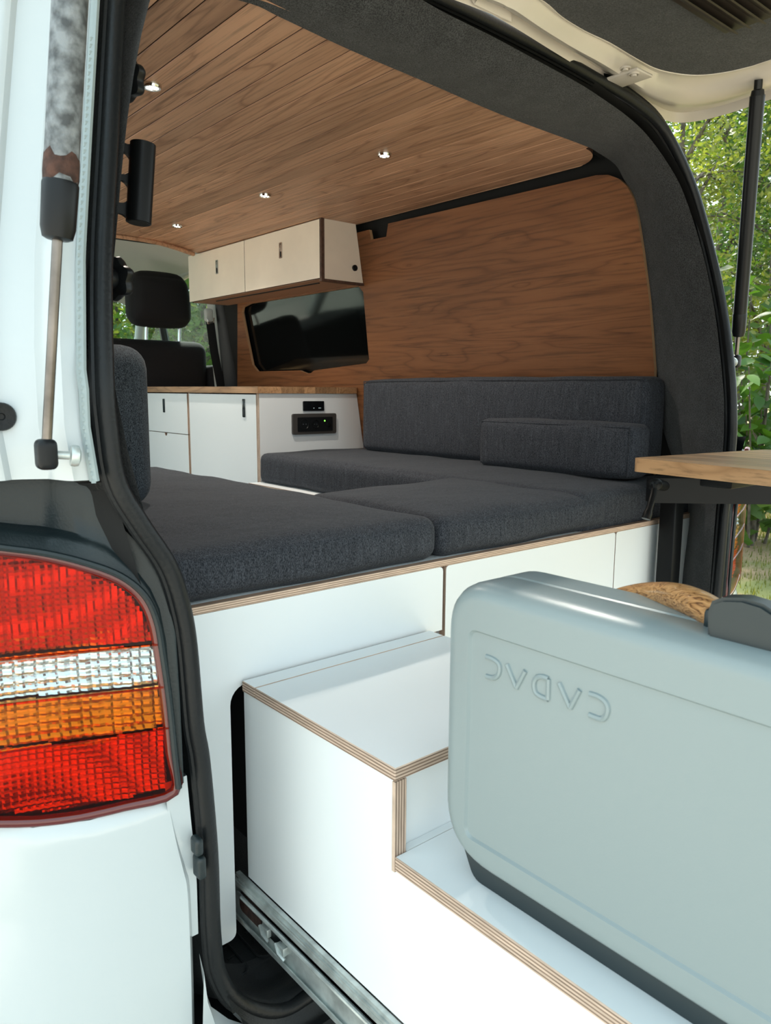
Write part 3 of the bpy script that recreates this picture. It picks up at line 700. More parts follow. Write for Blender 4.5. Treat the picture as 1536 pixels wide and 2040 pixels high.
bm = NB(); rbox(bm, (.66, 2.56, .62), (at(450, 740, Y=2.6).x, 2.70, at(430, 728, Y=2.6).z), .025, (4, 4, 4)); obj('armrest', bm, M_seat, seat)
# seat belt
belt = empty('seat_belt', at(420, 770, Y=2.48), 'black seat belt hanging from a pale anchor on the cab pillar', 'seat belt')
b0, b1, b2 = at(418, 640, Y=2.50), at(426, 700, Y=2.50), at(440, 772, Y=2.50)
bm = NB(); loft(bm, [[p+Vector((-.020, 0, 0)) for p in (b0, b1, b2)], [p+Vector((.022, -.005, 0)) for p in (b0, b1, b2)]]); loft(bm, [[p+Vector((-.020, .003, 0)) for p in (b0, b1, b2)], [p+Vector((.022, -.002, 0)) for p in (b0, b1, b2)]]); obj('webbing', bm, M_blk, belt)
bm = NB(); q = at(415, 628, Y=2.50); rbox(bm, q-Vector((.022, .015, .032)), q+Vector((.022, .012, .032)), .012, (3, 3, 3)); obj('anchor_cover', bm, M_gtrim, belt)
bm = NB(); tube(bm, [q+Vector((-.018, -.018, -.02)), q+Vector((-.012, -.018, -.042)), q+Vector((.018, -.018, -.036)), q+Vector((.02, -.018, -.012))], .004, 8); obj('belt_loop', bm, M_chrome, belt)

# ================================================================== OVERHEAD CABINET
CX = .46; y0 = at(645, 500, X=CX).y; y1 = at(382, 560, X=CX).y; ysm = at(493, 520, X=CX).y
z1_ = at(641, 436, X=CX).z; z0_ = at(641, 556, X=CX).z
oc = empty('overhead_cabinet', (.55, (y0+y1)/2, z0_), 'pale birch overhead cabinet with two doors under the oak ceiling', 'cabinet')
def xb(z): return wx(z)-.013
bm = NB(); th = .015
fE = lambda a, b, t: Vector((a, t, b))
pe = [(CX, z0_), (xb(z0_), z0_+.001), (xb(z1_), z1_), (CX, z1_)]
slab(bm, pe, [], fE, y0, y0+th, 0, 1); obj('end_panel', bm, [M_cream, M_plyd], oc)
bm = NB(); slab(bm, pe, [], fE, y1-th, y1, 0, 1); obj('end_panel', bm, [M_cream, M_plyd], oc)
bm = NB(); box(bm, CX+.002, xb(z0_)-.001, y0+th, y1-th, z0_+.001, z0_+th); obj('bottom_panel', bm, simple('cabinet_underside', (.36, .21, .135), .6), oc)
bm = NB(); box(bm, CX+.002, xb(z1_)-.001, y0+th, y1-th, z1_-th, z1_-.001); obj('top_panel', bm, M_plyd, oc)
bm = NB(); box(bm, CX+.045, CX+.053, y0+.10, y1-.14, z0_-.002, z0_+.002); obj('light_strip_groove', bm, M_blk, oc)
bm = NB(); p = at(706, 534, Y=y0); lathe(bm, [(.0, -.001), (.011, -.001), (.011, -.006), (.009, -.008), (.0, -.006)], (p.x, y0, p.z), (0, 1, 0), 20); obj('cable_grommet', bm, M_blk, oc)
bm = NB(); box(bm, CX-.012, xb(z0_)+.004, y0-.004, y0+.012, z0_-.009, z0_); obj('edge_strip', bm, M_plyd, oc)
bm = NB(); box(bm, CX-.013, CX+.001, y0-.003, y0+.006, z0_, z1_); obj('edge_strip', bm, M_plyd, oc)
def latch(parent, x, y, z, h, w, ring=M_chrome, inside=M_blk):
    """flush pull with a recessed finger hole, on a face looking toward -X"""
    r = tag(obj('flush_handle', slab(NB(), rpoly(rect(y-w/2, y+w/2, z-h/2, z+h/2), .004, 3), [rpoly(rect(y-w/2+.0045, y+w/2-.0045, z-h/2+.0045, z+h/2-.0045), .002, 2)], fX, x-.003, x, 0, 0), ring, parent), 'metal framed flush pull')
    bm = NB(); box(bm, x-.0012, x, y-w/2+.004, y+w/2-.004, z-h/2+.004, z+h/2-.004); obj('recess', bm, inside, r)
    bm = NB(); box(bm, x-.0022, x, y-w/2+.0055, y+w/2-.0055, z-.004, z+h/2-.006, .0008, 1); obj('pull_tab', bm, ring, r)
for (a, b_, lx, ly) in ((y0+.006, ysm-.0015, 560, 499), (ysm+.0015, y1-.001, 433, 532)):
    bm = NB(); slab(bm, rect(a, b_, z0_+.002, z1_-.003), [], fX, CX-.014, CX, 0, 1); d = obj('door', bm, [M_cream, M_plyd], oc)
    p = at(lx, ly, X=CX-.014); latch(d, CX-.014, p.y, p.z, .058, .021)

# ================================================================== KITCHEN UNIT
KX = .27; ky0 = at(523, 850, X=KX).y; ky1 = at(262, 850, X=KX).y; ktop = at(521, 784, X=KX).z; wtop = at(521, 770, X=KX).z
kdiv = at(382, 850, X=KX).y; kdiv2 = at(381, 866, X=KX).z
kb = xb(.8)
ku = empty('kitchen_cabinet', ((KX+kb)/2, (ky0+ky1)/2, 0), 'white kitchen cabinet with drawers and a door behind the bed', 'cabinet')
bm = NB(); fk = lambda a, b, t: Vector((a, t, b))
slab(bm, [(KX-.012, 0.02), (xb(.1)-.02, .02), (xb(.5)-.004, .5), (xb(ktop)-.002, ktop), (KX-.012, ktop)], [], fk, ky0-.0, ky0+.018, 0, 1)
obj('end_panel', bm, [M_white, PLY['Y']], ku)
board('divider', KX-.008, kb, kdiv-.008, kdiv+.008, .02, ktop, 'Y', ku)
board('end_panel', KX-.008, kb, ky1, ky1+.016, .02, ktop, 'Y', ku)
bm = NB(); box(bm, KX+.02, kb, ky0+.02, ky1, .02, ktop-.004); obj('carcass', bm, M_plyd, ku)
def front(name, ya, yb_, za, zb_, notch=None):
    o_ = rect(ya, yb_, za, zb_)
    if notch:
        arc = [(notch+.013*math.cos(a), zb_-.013*math.sin(a)) for a in [math.pi*k/8 for k in range(9)]]
        o_ = [(ya, za), (yb_, za), (yb_, zb_)]+arc+[(ya, zb_)]
    bm = NB(); slab(bm, o_, [], fX, KX-.013, KX+.003, 0, 1); return obj(name, bm, [M_white, PLY['X']], ku)
d = front('door', ky0+.021, kdiv-.010, .05, ktop-.004); p = at(487, 813, X=KX-.013); latch(d, KX-.013, p.y, p.z, .068, .022, M_chrome, M_blk)
d = front('drawer', kdiv+.010, ky1-.003, kdiv2+.0015, ktop-.004); p = at(327, 808, X=KX-.013); latch(d, KX-.013, p.y, p.z, .060, .017, M_cased, M_blk)
p = at(331, 870, X=KX-.013); front('drawer', kdiv+.010, ky1-.003, .40, kdiv2-.0015, p.y)
# worktop of glued oak staves
wk = empty('worktop', ((KX+kb)/2, (ky0+ky1)/2, ktop), 'oak block worktop lying on the white kitchen cabinet', 'worktop')
xs = [KX-.022+i*(xb(wtop)-KX+.020)/9 for i in range(10)]; rnd = random.Random(5)
for a, b_ in zip(xs, xs[1:]):
    cuts = [ky0-.008]+sorted(ky0+rnd.uniform(.1, 1.0) for _ in range(2))+[ky1+.02]
    if a == xs[0]: cuts = [ky0-.008, at(470, 778, X=KX).y, ky1+.02]
    for c0, c1 in zip(cuts, cuts[1:]):
        bm = NB(); box(bm, a+.0002, b_-.0002, c0+.0002, c1-.0002, ktop+.001, wtop); obj('stave', bm, M_block, wk, 0)
# sockets on the end panel
def face_y(px, py): return at(px, py, Y=ky0)
def plate(o_, name, x0p, x1p, y0p, y1p, dep, m_, rad, parent, yb=0):
    a, b_ = face_y(x0p, y1p), face_y(x1p, y0p)
    bm = NB(); slab(bm, rpoly(rect(a.x, b_.x, a.z, b_.z), rad, 4), [], fY, ky0-yb-dep, ky0-yb-.0005, 0, 0); return obj(name, bm, m_, parent)
sk = empty('socket_panel', face_y(624, 863), 'black power socket panel with green indicator on the kitchen end panel', 'socket')
plate(None, 'frame', 581, 667, 823, 866, .010, simple('socket_frame', (.055, .050, .046), .4), .008, sk); fr_ = plate(None, 'insert', 590, 659, 830, 860, .0125, M_blk, .004, sk)
for px, rr in ((603, .021), (625, .017)):
    p = face_y(px, 845); bm = NB(); lathe(bm, [(0, 0), (rr, 0), (rr, .0015), (rr*.88, .0018), (rr*.80, -.0), (0, -.0)], (p.x, ky0-.0122, p.z), (0, -1, 0), 24); s_ = obj('socket', bm, M_blk if px == 603 else M_blkg, sk)
    for k in (-1, 1): bm = NB(); lathe(bm, [(0, 0), (.0022, 0), (.0022, .0012), (0, .0012)], (p.x+k*.006, ky0-.0126, p.z), (0, -1, 0), 10); obj('contact_pin', bm, M_chrome, s_)
p = face_y(643, 838); bm = NB(); lathe(bm, [(0, 0), (.003, 0), (.003, .001), (0, .001)], (p.x, ky0-.0127, p.z), (0, -1, 0), 10); obj('indicator_light', bm, M_green, sk)
p = face_y(651, 846); bm = NB(); lathe(bm, [(0, 0), (.010, 0), (.010, .0012), (.007, .0022), (0, .0022)], (p.x, ky0-.0126, p.z), (0, -1, 0), 18); obj('button', bm, M_blkg, sk)
dp = empty('control_display', face_y(623, 819), 'small black display mounted above the power socket panel', 'display')
plate(None, 'housing', 603, 644, 799, 819, .006, M_screen, .004, dp)
for dx, w in ((-.010, .003), (.014, .004), (.021, .003)):
    p = face_y(627, 813); bm = NB(); box(bm, p.x+dx, p.x+dx+w, ky0-.0068, ky0-.0062, p.z-.001, p.z+.0015); obj('digit', bm, M_digit, dp, 0)

# ================================================================== BED BASE AND BENCH
PZ = .588
bb = empty('platform_bed', (-.05, .1, 0), 'white plywood bed base with three front panels under the cushions', 'bed base')
PT = .016
def panel(name, outl): 
    bm = NB(); slab(bm, outl, [], fY, 0, PT, 0, 1); return obj(name, bm, [M_white, PLY['Y']], bb)
xs1 = at(885, 1180, Y=0).x; xs2 = at(1225, 1100, Y=0).x; xa = at(464, 1600, Y=0).x; za = at(600, 1331, Y=0).z
PQ = PZ-.0125
lp = rpoly([(-.84, .027), (xa, .027), (xa, za), (xs1-.004, za), (xs1-.004, PQ), (-.84, PQ)], [0, .012, -1, 0, .010, 0], 5)
arch = [(xa+.030-.030*math.cos(a), za-.030+.030*math.sin(a)) for a in [math.pi/2*k/6 for k in range(7)]]
lp = [(-.84, .027)]+[tuple(v) for v in rpoly([(-.84, .027), (xa, .027), (xa, .2)], [0, .014, 0], 5)[1:-1]]+arch+[(xs1-.004, za)]+[tuple(v) for v in rpoly([(xs1-.004, za), (xs1-.004, PQ), (-.84, PQ)], [0, .010, 0], 4)[1:-1]]+[(-.84, PQ)]
panel('front_panel', lp)
panel('front_panel', rpoly(rect(xs1+.004, xs2-.0015, .03, PQ), .008, 4))
panel('front_panel', rpoly(rect(xs2+.0015, .728, .03, PQ), [0, 0, 0, .008], 4))
bm = NB(); box(bm, -.84, .728, -.0006, PT, PZ-.0122, PZ-.0002, .001, 1); obj('edge_strip', bm, ply('deck_edge', 'Z', .0034, (.60, .44, .33), (.28, .17, .115)), bb)
board('upright', xs1-.020, xs1-.004, PT, .5, .02, PZ-.02, 'X', bb)
bm = NB(); box(bm, xs1-.038, xs1-.022, PT+.001, .03, .3, PZ-.02); obj('upright', bm, PLY['X'], bb)
bm = NB(); box(bm, -.84, xs2, PT+.0005, .48, PZ-.016, PZ-.002); obj('deck', bm, [M_white], bb)
bm = NB(); box(bm, -.84, -.30, .48, 1.5, PZ-.016, PZ-.002); obj('deck', bm, [M_white], bb)
bm = NB(); box(bm, -.315, -.30, .49, 1.5, .02, PZ-.017); obj('side_panel', bm, [M_white], bb)
bm = NB(); box(bm, -.83, -.40, .45, .47, .02, PZ-.02); obj('back_panel', bm, M_void, bb)  # coloured black to stand for the shade inside the bed base
bm = NB(); box(bm, -.70, -.684, PT+.002, .45, .02, PZ-.02); obj('side_panel', bm, M_void, bb)  # dark board put in as the shade behind the arch gap
bn = empty('storage_bench', (.48, .8, 0), 'white side bench box under the long seat cushion', 'bench')
BZ = .568
board('lid', .205, kb-.004, PT+.002, ky0-.002, BZ-.016, BZ, 'Z', bn); board('front', .225, .241, PT+.002, ky0-.004, .02, BZ-.0165, 'X', bn)

# ================================================================== CUSHIONS
def piping(bm_path, parent, r=.0022): 
    bm = NB(); tube(bm, bm_path, r, 6); obj('seam', bm, M_fab, parent)
def cushion(name, lo, hi, r, div, bulge, noise, seed, label, group=None, mat=None, xform=None, cat='cushion'):
    bm = NB(); rbox(bm, lo, hi, r, div, bulge, noise, seed, xform)
    o = tag(obj(name, bm, mat or M_fab, None, 60), label, cat, group); return o
CT = .668
c1 = cushion('bed_cushion', (-.85, .0125, PZ-.001), (xs1-.002, 1.25, CT), .028, (26, 36, 4), (0, .004, .010), .0016, 1, 'large charcoal bed cushion on the left beside the tail lamp', 'bed cushions')
# the left cushion narrows to the walkway edge beyond the middle one
c2 = cushion('bed_cushion', (xs1+.002, .0125, PZ-.001), (xs2-.012, .47, CT-.002), .026, (22, 20, 4), (0, .005, .010), .0022, 2, 'charcoal middle bed cushion above the white panel behind the grey case', 'bed cushions')
c3 = cushion('bench_cushion', (.245, .0185, BZ), (xb(.62)-.012, ky0-.006, CT+.008), .024, (16, 44, 4), (.006, .003, .008), .0016, 3, 'long charcoal seat cushion along the oak wall', 'bench cushions')
c4 = cushion('backrest_cushion', (.590, .088, CT+.012), (xb(.9)-.004, ky0-.17, .943), .026, (5, 40, 10), (.010, .005, .004), .0012, 4, 'long charcoal backrest cushion leaning on the oak wall', 'bench cushions')
c5 = cushion('bolster_cushion', (.488, .052, CT+.016), (.578, .565, .822), .020, (5, 26, 6), (.006, .004, .004), .0012, 5, 'short charcoal bolster cushion standing on the bench beside the table', 'bench cushions')
c6 = cushion('backrest_cushion', (-.78, .40, CT+.008), (-.588, 1.1, .985), .045, (6, 20, 12), (.006, .006, .0), .001, 6, 'upright coarse-woven charcoal backrest cushion behind the left door seal', mat=M_fab2)
def frame_seam(o, xf, y0_, y1_, z0_, z1_, axis='X'):
    P_ = [(xf, y0_, z0_), (xf, y0_, z1_), (xf, y1_, z1_), (xf, y1_, z0_)]
    bm = NB(); tube(bm, spline([Vector(p) for p in P_[:2]], 6)+spline([Vector(p) for p in P_[1:3]], 10)+spline([Vector(p) for p in P_[2:]], 6), .0018, 6); obj('seam', bm, M_fab, o)
frame_seam(c4, .5935, .098, ky0-.19, CT+.02, .936); frame_seam(c5, .491, .060, .557, CT+.024, .815)
bm = NB(); tube(bm, [(-.775, .3985, .812), (-.69, .3955, .811), (-.645, .3985, .810)], .0022, 6); obj('seam', bm, M_fab2, c6)
bm = NB(); tube(bm, [(-.775, .3985, .830), (-.69, .3955, .829), (-.645, .3985, .828)], .0016, 6); obj('seam', bm, M_fab2, c6)

# ================================================================== PULL-OUT STEP DRAWER
DB = .13; FY = -1.06; DX = -.645; DR = xs1-.042; SZ = .46; fy_ = -.363; LZ = .347
sd_ = empty('step_drawer', (-.43, -.3, .1), 'white plywood pull-out drawer shaped as two steps', 'drawer')
board('tread', DX, DR, fy_-.002, -.020-.024, SZ-.017, SZ, 'Z', sd_)
board('tread', DX, DR, -.043, -.006, SZ-.017, SZ, 'Z', sd_)
bm = NB(); box(bm, DX+.04, DR-.03, -.0055, .40, DB+.02, SZ-.03); obj('carcass', bm, M_void, sd_)  # rear of the drawer coloured black as shade under the bed
so_ = [(-.006, DB), (-.006, SZ-.0175), (fy_+.002, SZ-.0175), (fy_+.002, LZ-.024), (FY, LZ-.0195), (FY, DB)]
so_ = [(-.006, DB), (-.006, SZ-.0175), (fy_+.004, SZ-.0175), (fy_+.004, LZ-.0195), (FY, LZ-.0195), (FY, DB)]
bm = NB(); slab(bm, so_, [], fX, DX+.003, DX+.019, 0, 1); obj('side_panel', bm, [M_white, PLY['X']], sd_)
bm = NB(); slab(bm, so_, [], fX, DR-.019, DR-.003, 0, 1); obj('side_panel', bm, [M_white, PLY['X']], sd_)
bm = NB(); slab(bm, rect(DX+.0195, DR-.0195, LZ-.019, SZ-.0178), [], fY, fy_+.010, fy_+.026, 0, 1); obj('riser', bm, [M_white, PLY['Y']], sd_)
board('lower_tread', DX, DR, FY-.01, fy_-.0025, LZ-.019, LZ, 'Z', sd_)
bm = NB(); slab(bm, rect(DX+.0195, DR-.0195, LZ-.019, LZ-.0002), [], fY, fy_-.0024, fy_+.0095, 0, 0); obj('tread_support', bm, M_white, sd_)
bm = NB(); slab(bm, rect(fy_-.002, fy_+.0035, LZ-.021, SZ-.018), [], fX, DX+.0005, DX+.0185, 1, 0); obj('edge_strip', bm, [PLY['X'], PLY['X']], sd_)
bm = NB(); slab(bm, rect(DX+.02, DR-.02, DB, LZ-.02), [], fY, FY-.002, FY+.014, 0, 1); obj('front_board', bm, [M_white, PLY['Y']], sd_)
# steel drawer slide
rl = empty('drawer_slide', (DX-.012, -.3, .05), 'galvanised steel drawer slide beneath the step drawer', 'drawer slide')
def cprof(z0, z1, d, x, lip=.006, th=.0018):
    return [(x, z0), (x-d, z0), (x-d, z0+lip), (x-d+th, z0+lip), (x-d+th, z0+th), (x-th, z0+th), (x-th, z1-th), (x-d+th, z1-th), (x-d+th, z1-lip), (x-d, z1-lip), (x-d, z1), (x, z1)]
def extr(name, prof, ya, yb_, m_, parent):
    bm = NB(); slab(bm, prof, [], lambda a, b, t: Vector((a, t, b)), ya, yb_, 0, 0); return obj(name, bm, m_, parent, 30)
extr('inner_rail', cprof(.088, .128, .007, DX+.002), FY, .02, M_zinc, rl)
extr('middle_rail', cprof(.094, .122, .007, DX-.001), -.72, .01, M_zinc, rl)
extr('outer_rail', cprof(.048, .118, .008, DX-.001, .008), -.40, .03, M_zinc, rl)
bm = NB(); tube(bm, [(DX-.009, -.40, .098), (DX-.009, -.004, .098)], .0035, 8); obj('bead', bm, M_zinc, rl)
bm = NB(); slab(bm, rpoly(rect(-.055, .012, .066, .10), .012, 4), [], fX, DX-.0042, DX-.003, 0, 0); obj('rust_patch', bm, M_rust, rl)
for k, (yy, zz) in enumerate(((-.075, .080), (-.120, .076))):
    bm = NB(); box(bm, DX-.012, DX-.002, yy-.010, yy+.010, zz-.007, zz+.007, .002, 2); tube(bm, [(DX-.011, yy+.012, zz+.004), (DX-.014, yy, zz-.004), (DX-.011, yy-.012, zz-.010)], .003, 6); obj('clip', bm, M_zinc, rl)
bm = NB(); box(bm, DX-.0045, DX-.0025, -.115, -.072, .070, .092); obj('slot', bm, M_blk, rl)

# ================================================================== GRILL CASE
GX = -.625
gc = empty('grill_case', (GX+.07, -.75, LZ), 'grey-green plastic grill carrying case standing on the lower drawer step', 'case')
gy0 = at(879, 1450, X=GX).y; gy1 = gy0-.60; gz1 = at(975, 1158, X=GX+.02).z; gz0 = LZ+.030
o_face = rpoly([(gy1, gz0), (gy0, gz0), (gy0, gz1), (gy1, gz1)], [.07, .075, .060, .06], 10)
ccy, ccz = (gy0+gy1)/2, (gz0+gz1)/2
def inset(poly, d):
    out = []; n = len(poly)
    for i in range(n):
        a, b_, c_ = Vector(poly[i-1]), Vector(poly[i]), Vector(poly[(i+1) % n]); t_ = (c_-a).normalized(); nr = Vector((t_.y, -t_.x))
        if nr.dot(Vector((ccy, ccz))-b_) < 0: nr = -nr
        out.append(b_+nr*d)
    return out
rings = []
for d, x in ((.030, GX+.115), (.012, GX+.113), (.004, GX+.106), (.0, GX+.098), (.0, GX+.060), (.0015, GX+.057), (.0, GX+.054), (.0, GX+.024), (.0015, GX+.015), (.006, GX+.006), (.012, GX+.001), (.017, GX), (.021, GX)):
    rings.append([Vector((x, p[0], p[1])) for p in inset(o_face, d)])
bm = NB(); vs = loft(bm, rings[4:], closed_u=True)
iy0, iy1 = at(930, 1400, X=GX).y, gy1+.04; iz1, iz0 = at(930, 1250, X=GX).z, at(930, 1668, X=GX).z
fin = lambda d: rpoly([(iy1+d, iz0+d), (iy0-d, iz0+d), (iy0-d, iz1-d), (iy1+d, iz1-d)], .012-d*.5, 10)
# ring of face between shoulder and recessed field
prev = vs[-1]
r_in = [[Vector((x, p[0], p[1])) for p in fin(d)] for d, x in ((-.003, GX), (0, GX), (.0025, GX+.003), (.006, GX+.003))]
nv = [[bm.verts.new(p) for p in r] for r in r_in]
n = len(prev)
for A, B_ in ((prev, nv[0]), (nv[0], nv[1]), (nv[1], nv[2]), (nv[2], nv[3])):
    for k in range(n): bm.faces.new((A[k], A[(k+1) % n], B_[(k+1) % n], B_[k]))
bm.faces.new(nv[3])
obj('lid_shell', bm, M_case, gc, 30)
bm = NB(); rb_ = [[p+Vector((.0, 0, 0)) for p in r] for r in rings[:5]]; v2 = loft(bm, rb_, closed_u=True); bm.faces.new(v2[0]); obj('rear_shell', bm, M_case, gc, 50)
# foot rail under the rear shell
fo = rpoly([(gy1+.04, LZ+.0005), (gy0-.035, LZ+.0005), (gy0-.012, LZ+.045), (gy1+.02, LZ+.045)], [.01, .02, .01, .01], 5)
bm = NB(); slab(bm, fo, [], fX, GX+.022, GX+.100, 0, 0); obj('foot', bm, M_cased, gc)
# embossed lettering: CADAC turned upside down (the case stands on its head)
def glyph(paths, name):
    bm = NB()
    for pth in paths:
        P3 = [Vector((GX+.0032, *q)) for q in pth]; tube(bm, P3, .0030, 8, up=Vector((1, 0, 0)))
    obj(name, bm, M_case, gc)
tz = lambda px, py: at(px, py, X=GX+.0035)
def tp(px, py): p = tz(px, py); return (p.y, p.z)
def sp2(l, n=6): return [(v[0], v[1]) for v in spline([Vector((a[0], a[1], 0)) for a in l], n)]
glyph([sp2([tp(970, 1308), tp(982, 1312), tp(994, 1321), tp(997, 1333), tp(993, 1345), tp(984, 1350), tp(970, 1347)])], 'letter')
glyph([[tp(1011, 1323), tp(1030, 1370)], [tp(1030, 1370), tp(1048, 1336)]], 'letter')
glyph([sp2([tp(1094, 1352), tp(1082, 1348), tp(1070, 1350), tp(1065, 1362), tp(1068, 1378), tp(1078, 1387), tp(1093, 1393)]), [tp(1094, 1352), tp(1093, 1393)]], 'letter')
glyph([[tp(1115, 1360), tp(1137, 1410)], [tp(1137, 1410), tp(1156, 1374)]], 'letter')
glyph([sp2([tp(1176, 1382), tp(1192, 1387), tp(1206, 1397), tp(1212, 1411), tp(1208, 1426), tp(1198, 1432), tp(1175, 1424)])], 'letter')
# carry handle and its clip
hx = GX+.075
hp = [at(1185, 1260, X=GX+.128), at(1198, 1222, X=GX+.126), at(1228, 1199, X=GX+.122), at(1270, 1189, X=GX+.115), at(1310, 1187, X=GX+.105), at(1350, 1191, X=GX+.09), at(1390, 1205, X=GX+.075), at(1420, 1222, X=GX+.066), at(1450, 1242, X=GX+.058)]
bm = NB(); hs = spline(hp, 6); tube(bm, hs, [.0122+.002*min(1, i/30) for i in range(len(hs))], 14); h_ = tag(obj('carry_handle', bm, M_handle, gc), 'curved striped wooden handle')
ca = [at(1420, 1282, X=GX+.035), at(1420, 1215, X=GX+.035), at(1428, 1194, X=GX+.035), at(1450, 1187, X=GX+.035), at(1490, 1188, X=GX+.035), at(1530, 1200, X=GX+.035), at(1575, 1230, X=GX+.035), at(1600, 1330, X=GX+.035)]
bm = NB(); slab(bm, [(p.y, p.z) for p in ca], [], fX, GX+.024, GX+.046, 0, 0)
bmesh.ops.bevel(bm, geom=[e for e in bm.edges if abs(e.verts[0].co.x-e.verts[1].co.x) < 1e-6], offset=.003, segments=2, affect='EDGES')
tag(obj('latch', bm, M_cased, gc), 'dark rounded plastic latch')
bm = NB(); q = at(1436, 1232, X=GX+.055); box(bm, GX+.046, GX+.075, q.y-.03, q.y+.012, gz1-.004, q.z+.008, .004, 2); obj('handle_hinge', bm, M_cased, gc)

# ================================================================== SWIVEL TABLE
TZ = .788
tb = empty('swivel_table', (.44, -.05, .2), 'oak table top on a black steel swivel arm outside the rear opening', 'table')
A = at(1258, 912, Z=TZ-.002); Bk = at(1440, 885, Z=TZ); Fr = at(1536, 935, Z=TZ)
dA = (Fr-A); dA.z = 0; dA.normalize(); dB = Vector((-dA.y, dA.x, 0)); dB = -dB if dB.dot(Bk-A) < 0 else dB
Wd, Ld = .42, .62; nst = 9
for i in range(nst):
    a0, a1 = Wd*i/nst+.0003, Wd*(i+1)/nst-.0003
    rad = .018
    o2 = [(a0, 0), (a1, 0), (a1, Ld), (a0, Ld)]
    if i == 0: o2 = rpoly(o2, [rad, 0, 0, rad], 5)
    if i == nst-1: o2 = rpoly(o2, [0, rad, rad, 0], 5)
    bm = NB(); slab(bm, [tuple(p) for p in o2], [], lambda a, b, t: A+dB*a+dA*b+Vector((0, 0, t)), -.024, 0, 0, 0)
    o3 = obj('stave', bm, M_table, tb, 30)
# arm, post, lever
pp = at(1333, 1100, Y=-.045)
bm = NB(); box(bm, pp.x-.021, pp.x+.021, -.066, -.024, .02, .650, .004, 2); obj('post', bm, M_blkg, tb)
a0 = Vector((.425, -.050, 0)); dirv = Vector((.73, -.68, 0)).normalized(); nv_ = Vector((-dirv.y, dirv.x, 0))
fA = lambda a, b, t: Vector((a0.x, a0.y, 0))+dirv*a+nv_*t+Vector((0, 0, b))
bm = NB(); slab(bm, [(-.01, .648), (.50, .648), (.50, .706), (-.01, .706)], [], fA, -.02, .02, 0, 0); obj('swivel_arm', bm, M_blkg, tb)
bm = NB(); box(bm, .34, .575, -.275, -.205, .7065, .7632, .004, 2); obj('mounting_block', bm, M_blkg, tb)
lv = [at(1303, 962, Y=-.10), at(1302, 980, Y=-.105), at(1296, 1005, Y=-.11), at(1287, 1034, Y=-.11)]
bm = NB(); tube(bm, spline(lv, 5), [.010]*3+[.0075]*10+[.010]*3, 10); obj('clamp_lever', bm, M_blkg, tb)
bm = NB(); lathe(bm, [(0, -.012), (.013, -.012), (.013, .010), (.009, .013), (0, .013)], at(1305, 965, Y=-.10), _f*-1, 16); obj('lever_boss', bm, M_blkg, tb)
bm = NB(); tube(bm, [at(1305, 965, Y=-.10), Vector((pp.x-.01, -.05, .675))], .012, 10); obj('clamp_bolt', bm, M_blkg, tb)
for k in (.27,):
    bm = NB(); p = a0+dirv*k+nv_*-.0205; lathe(bm, [(0, 0), (.006, 0), (.005, .004), (0, .005)], (p.x, p.y, .69), -nv_, 12); obj('screw', bm, M_zinc, tb)

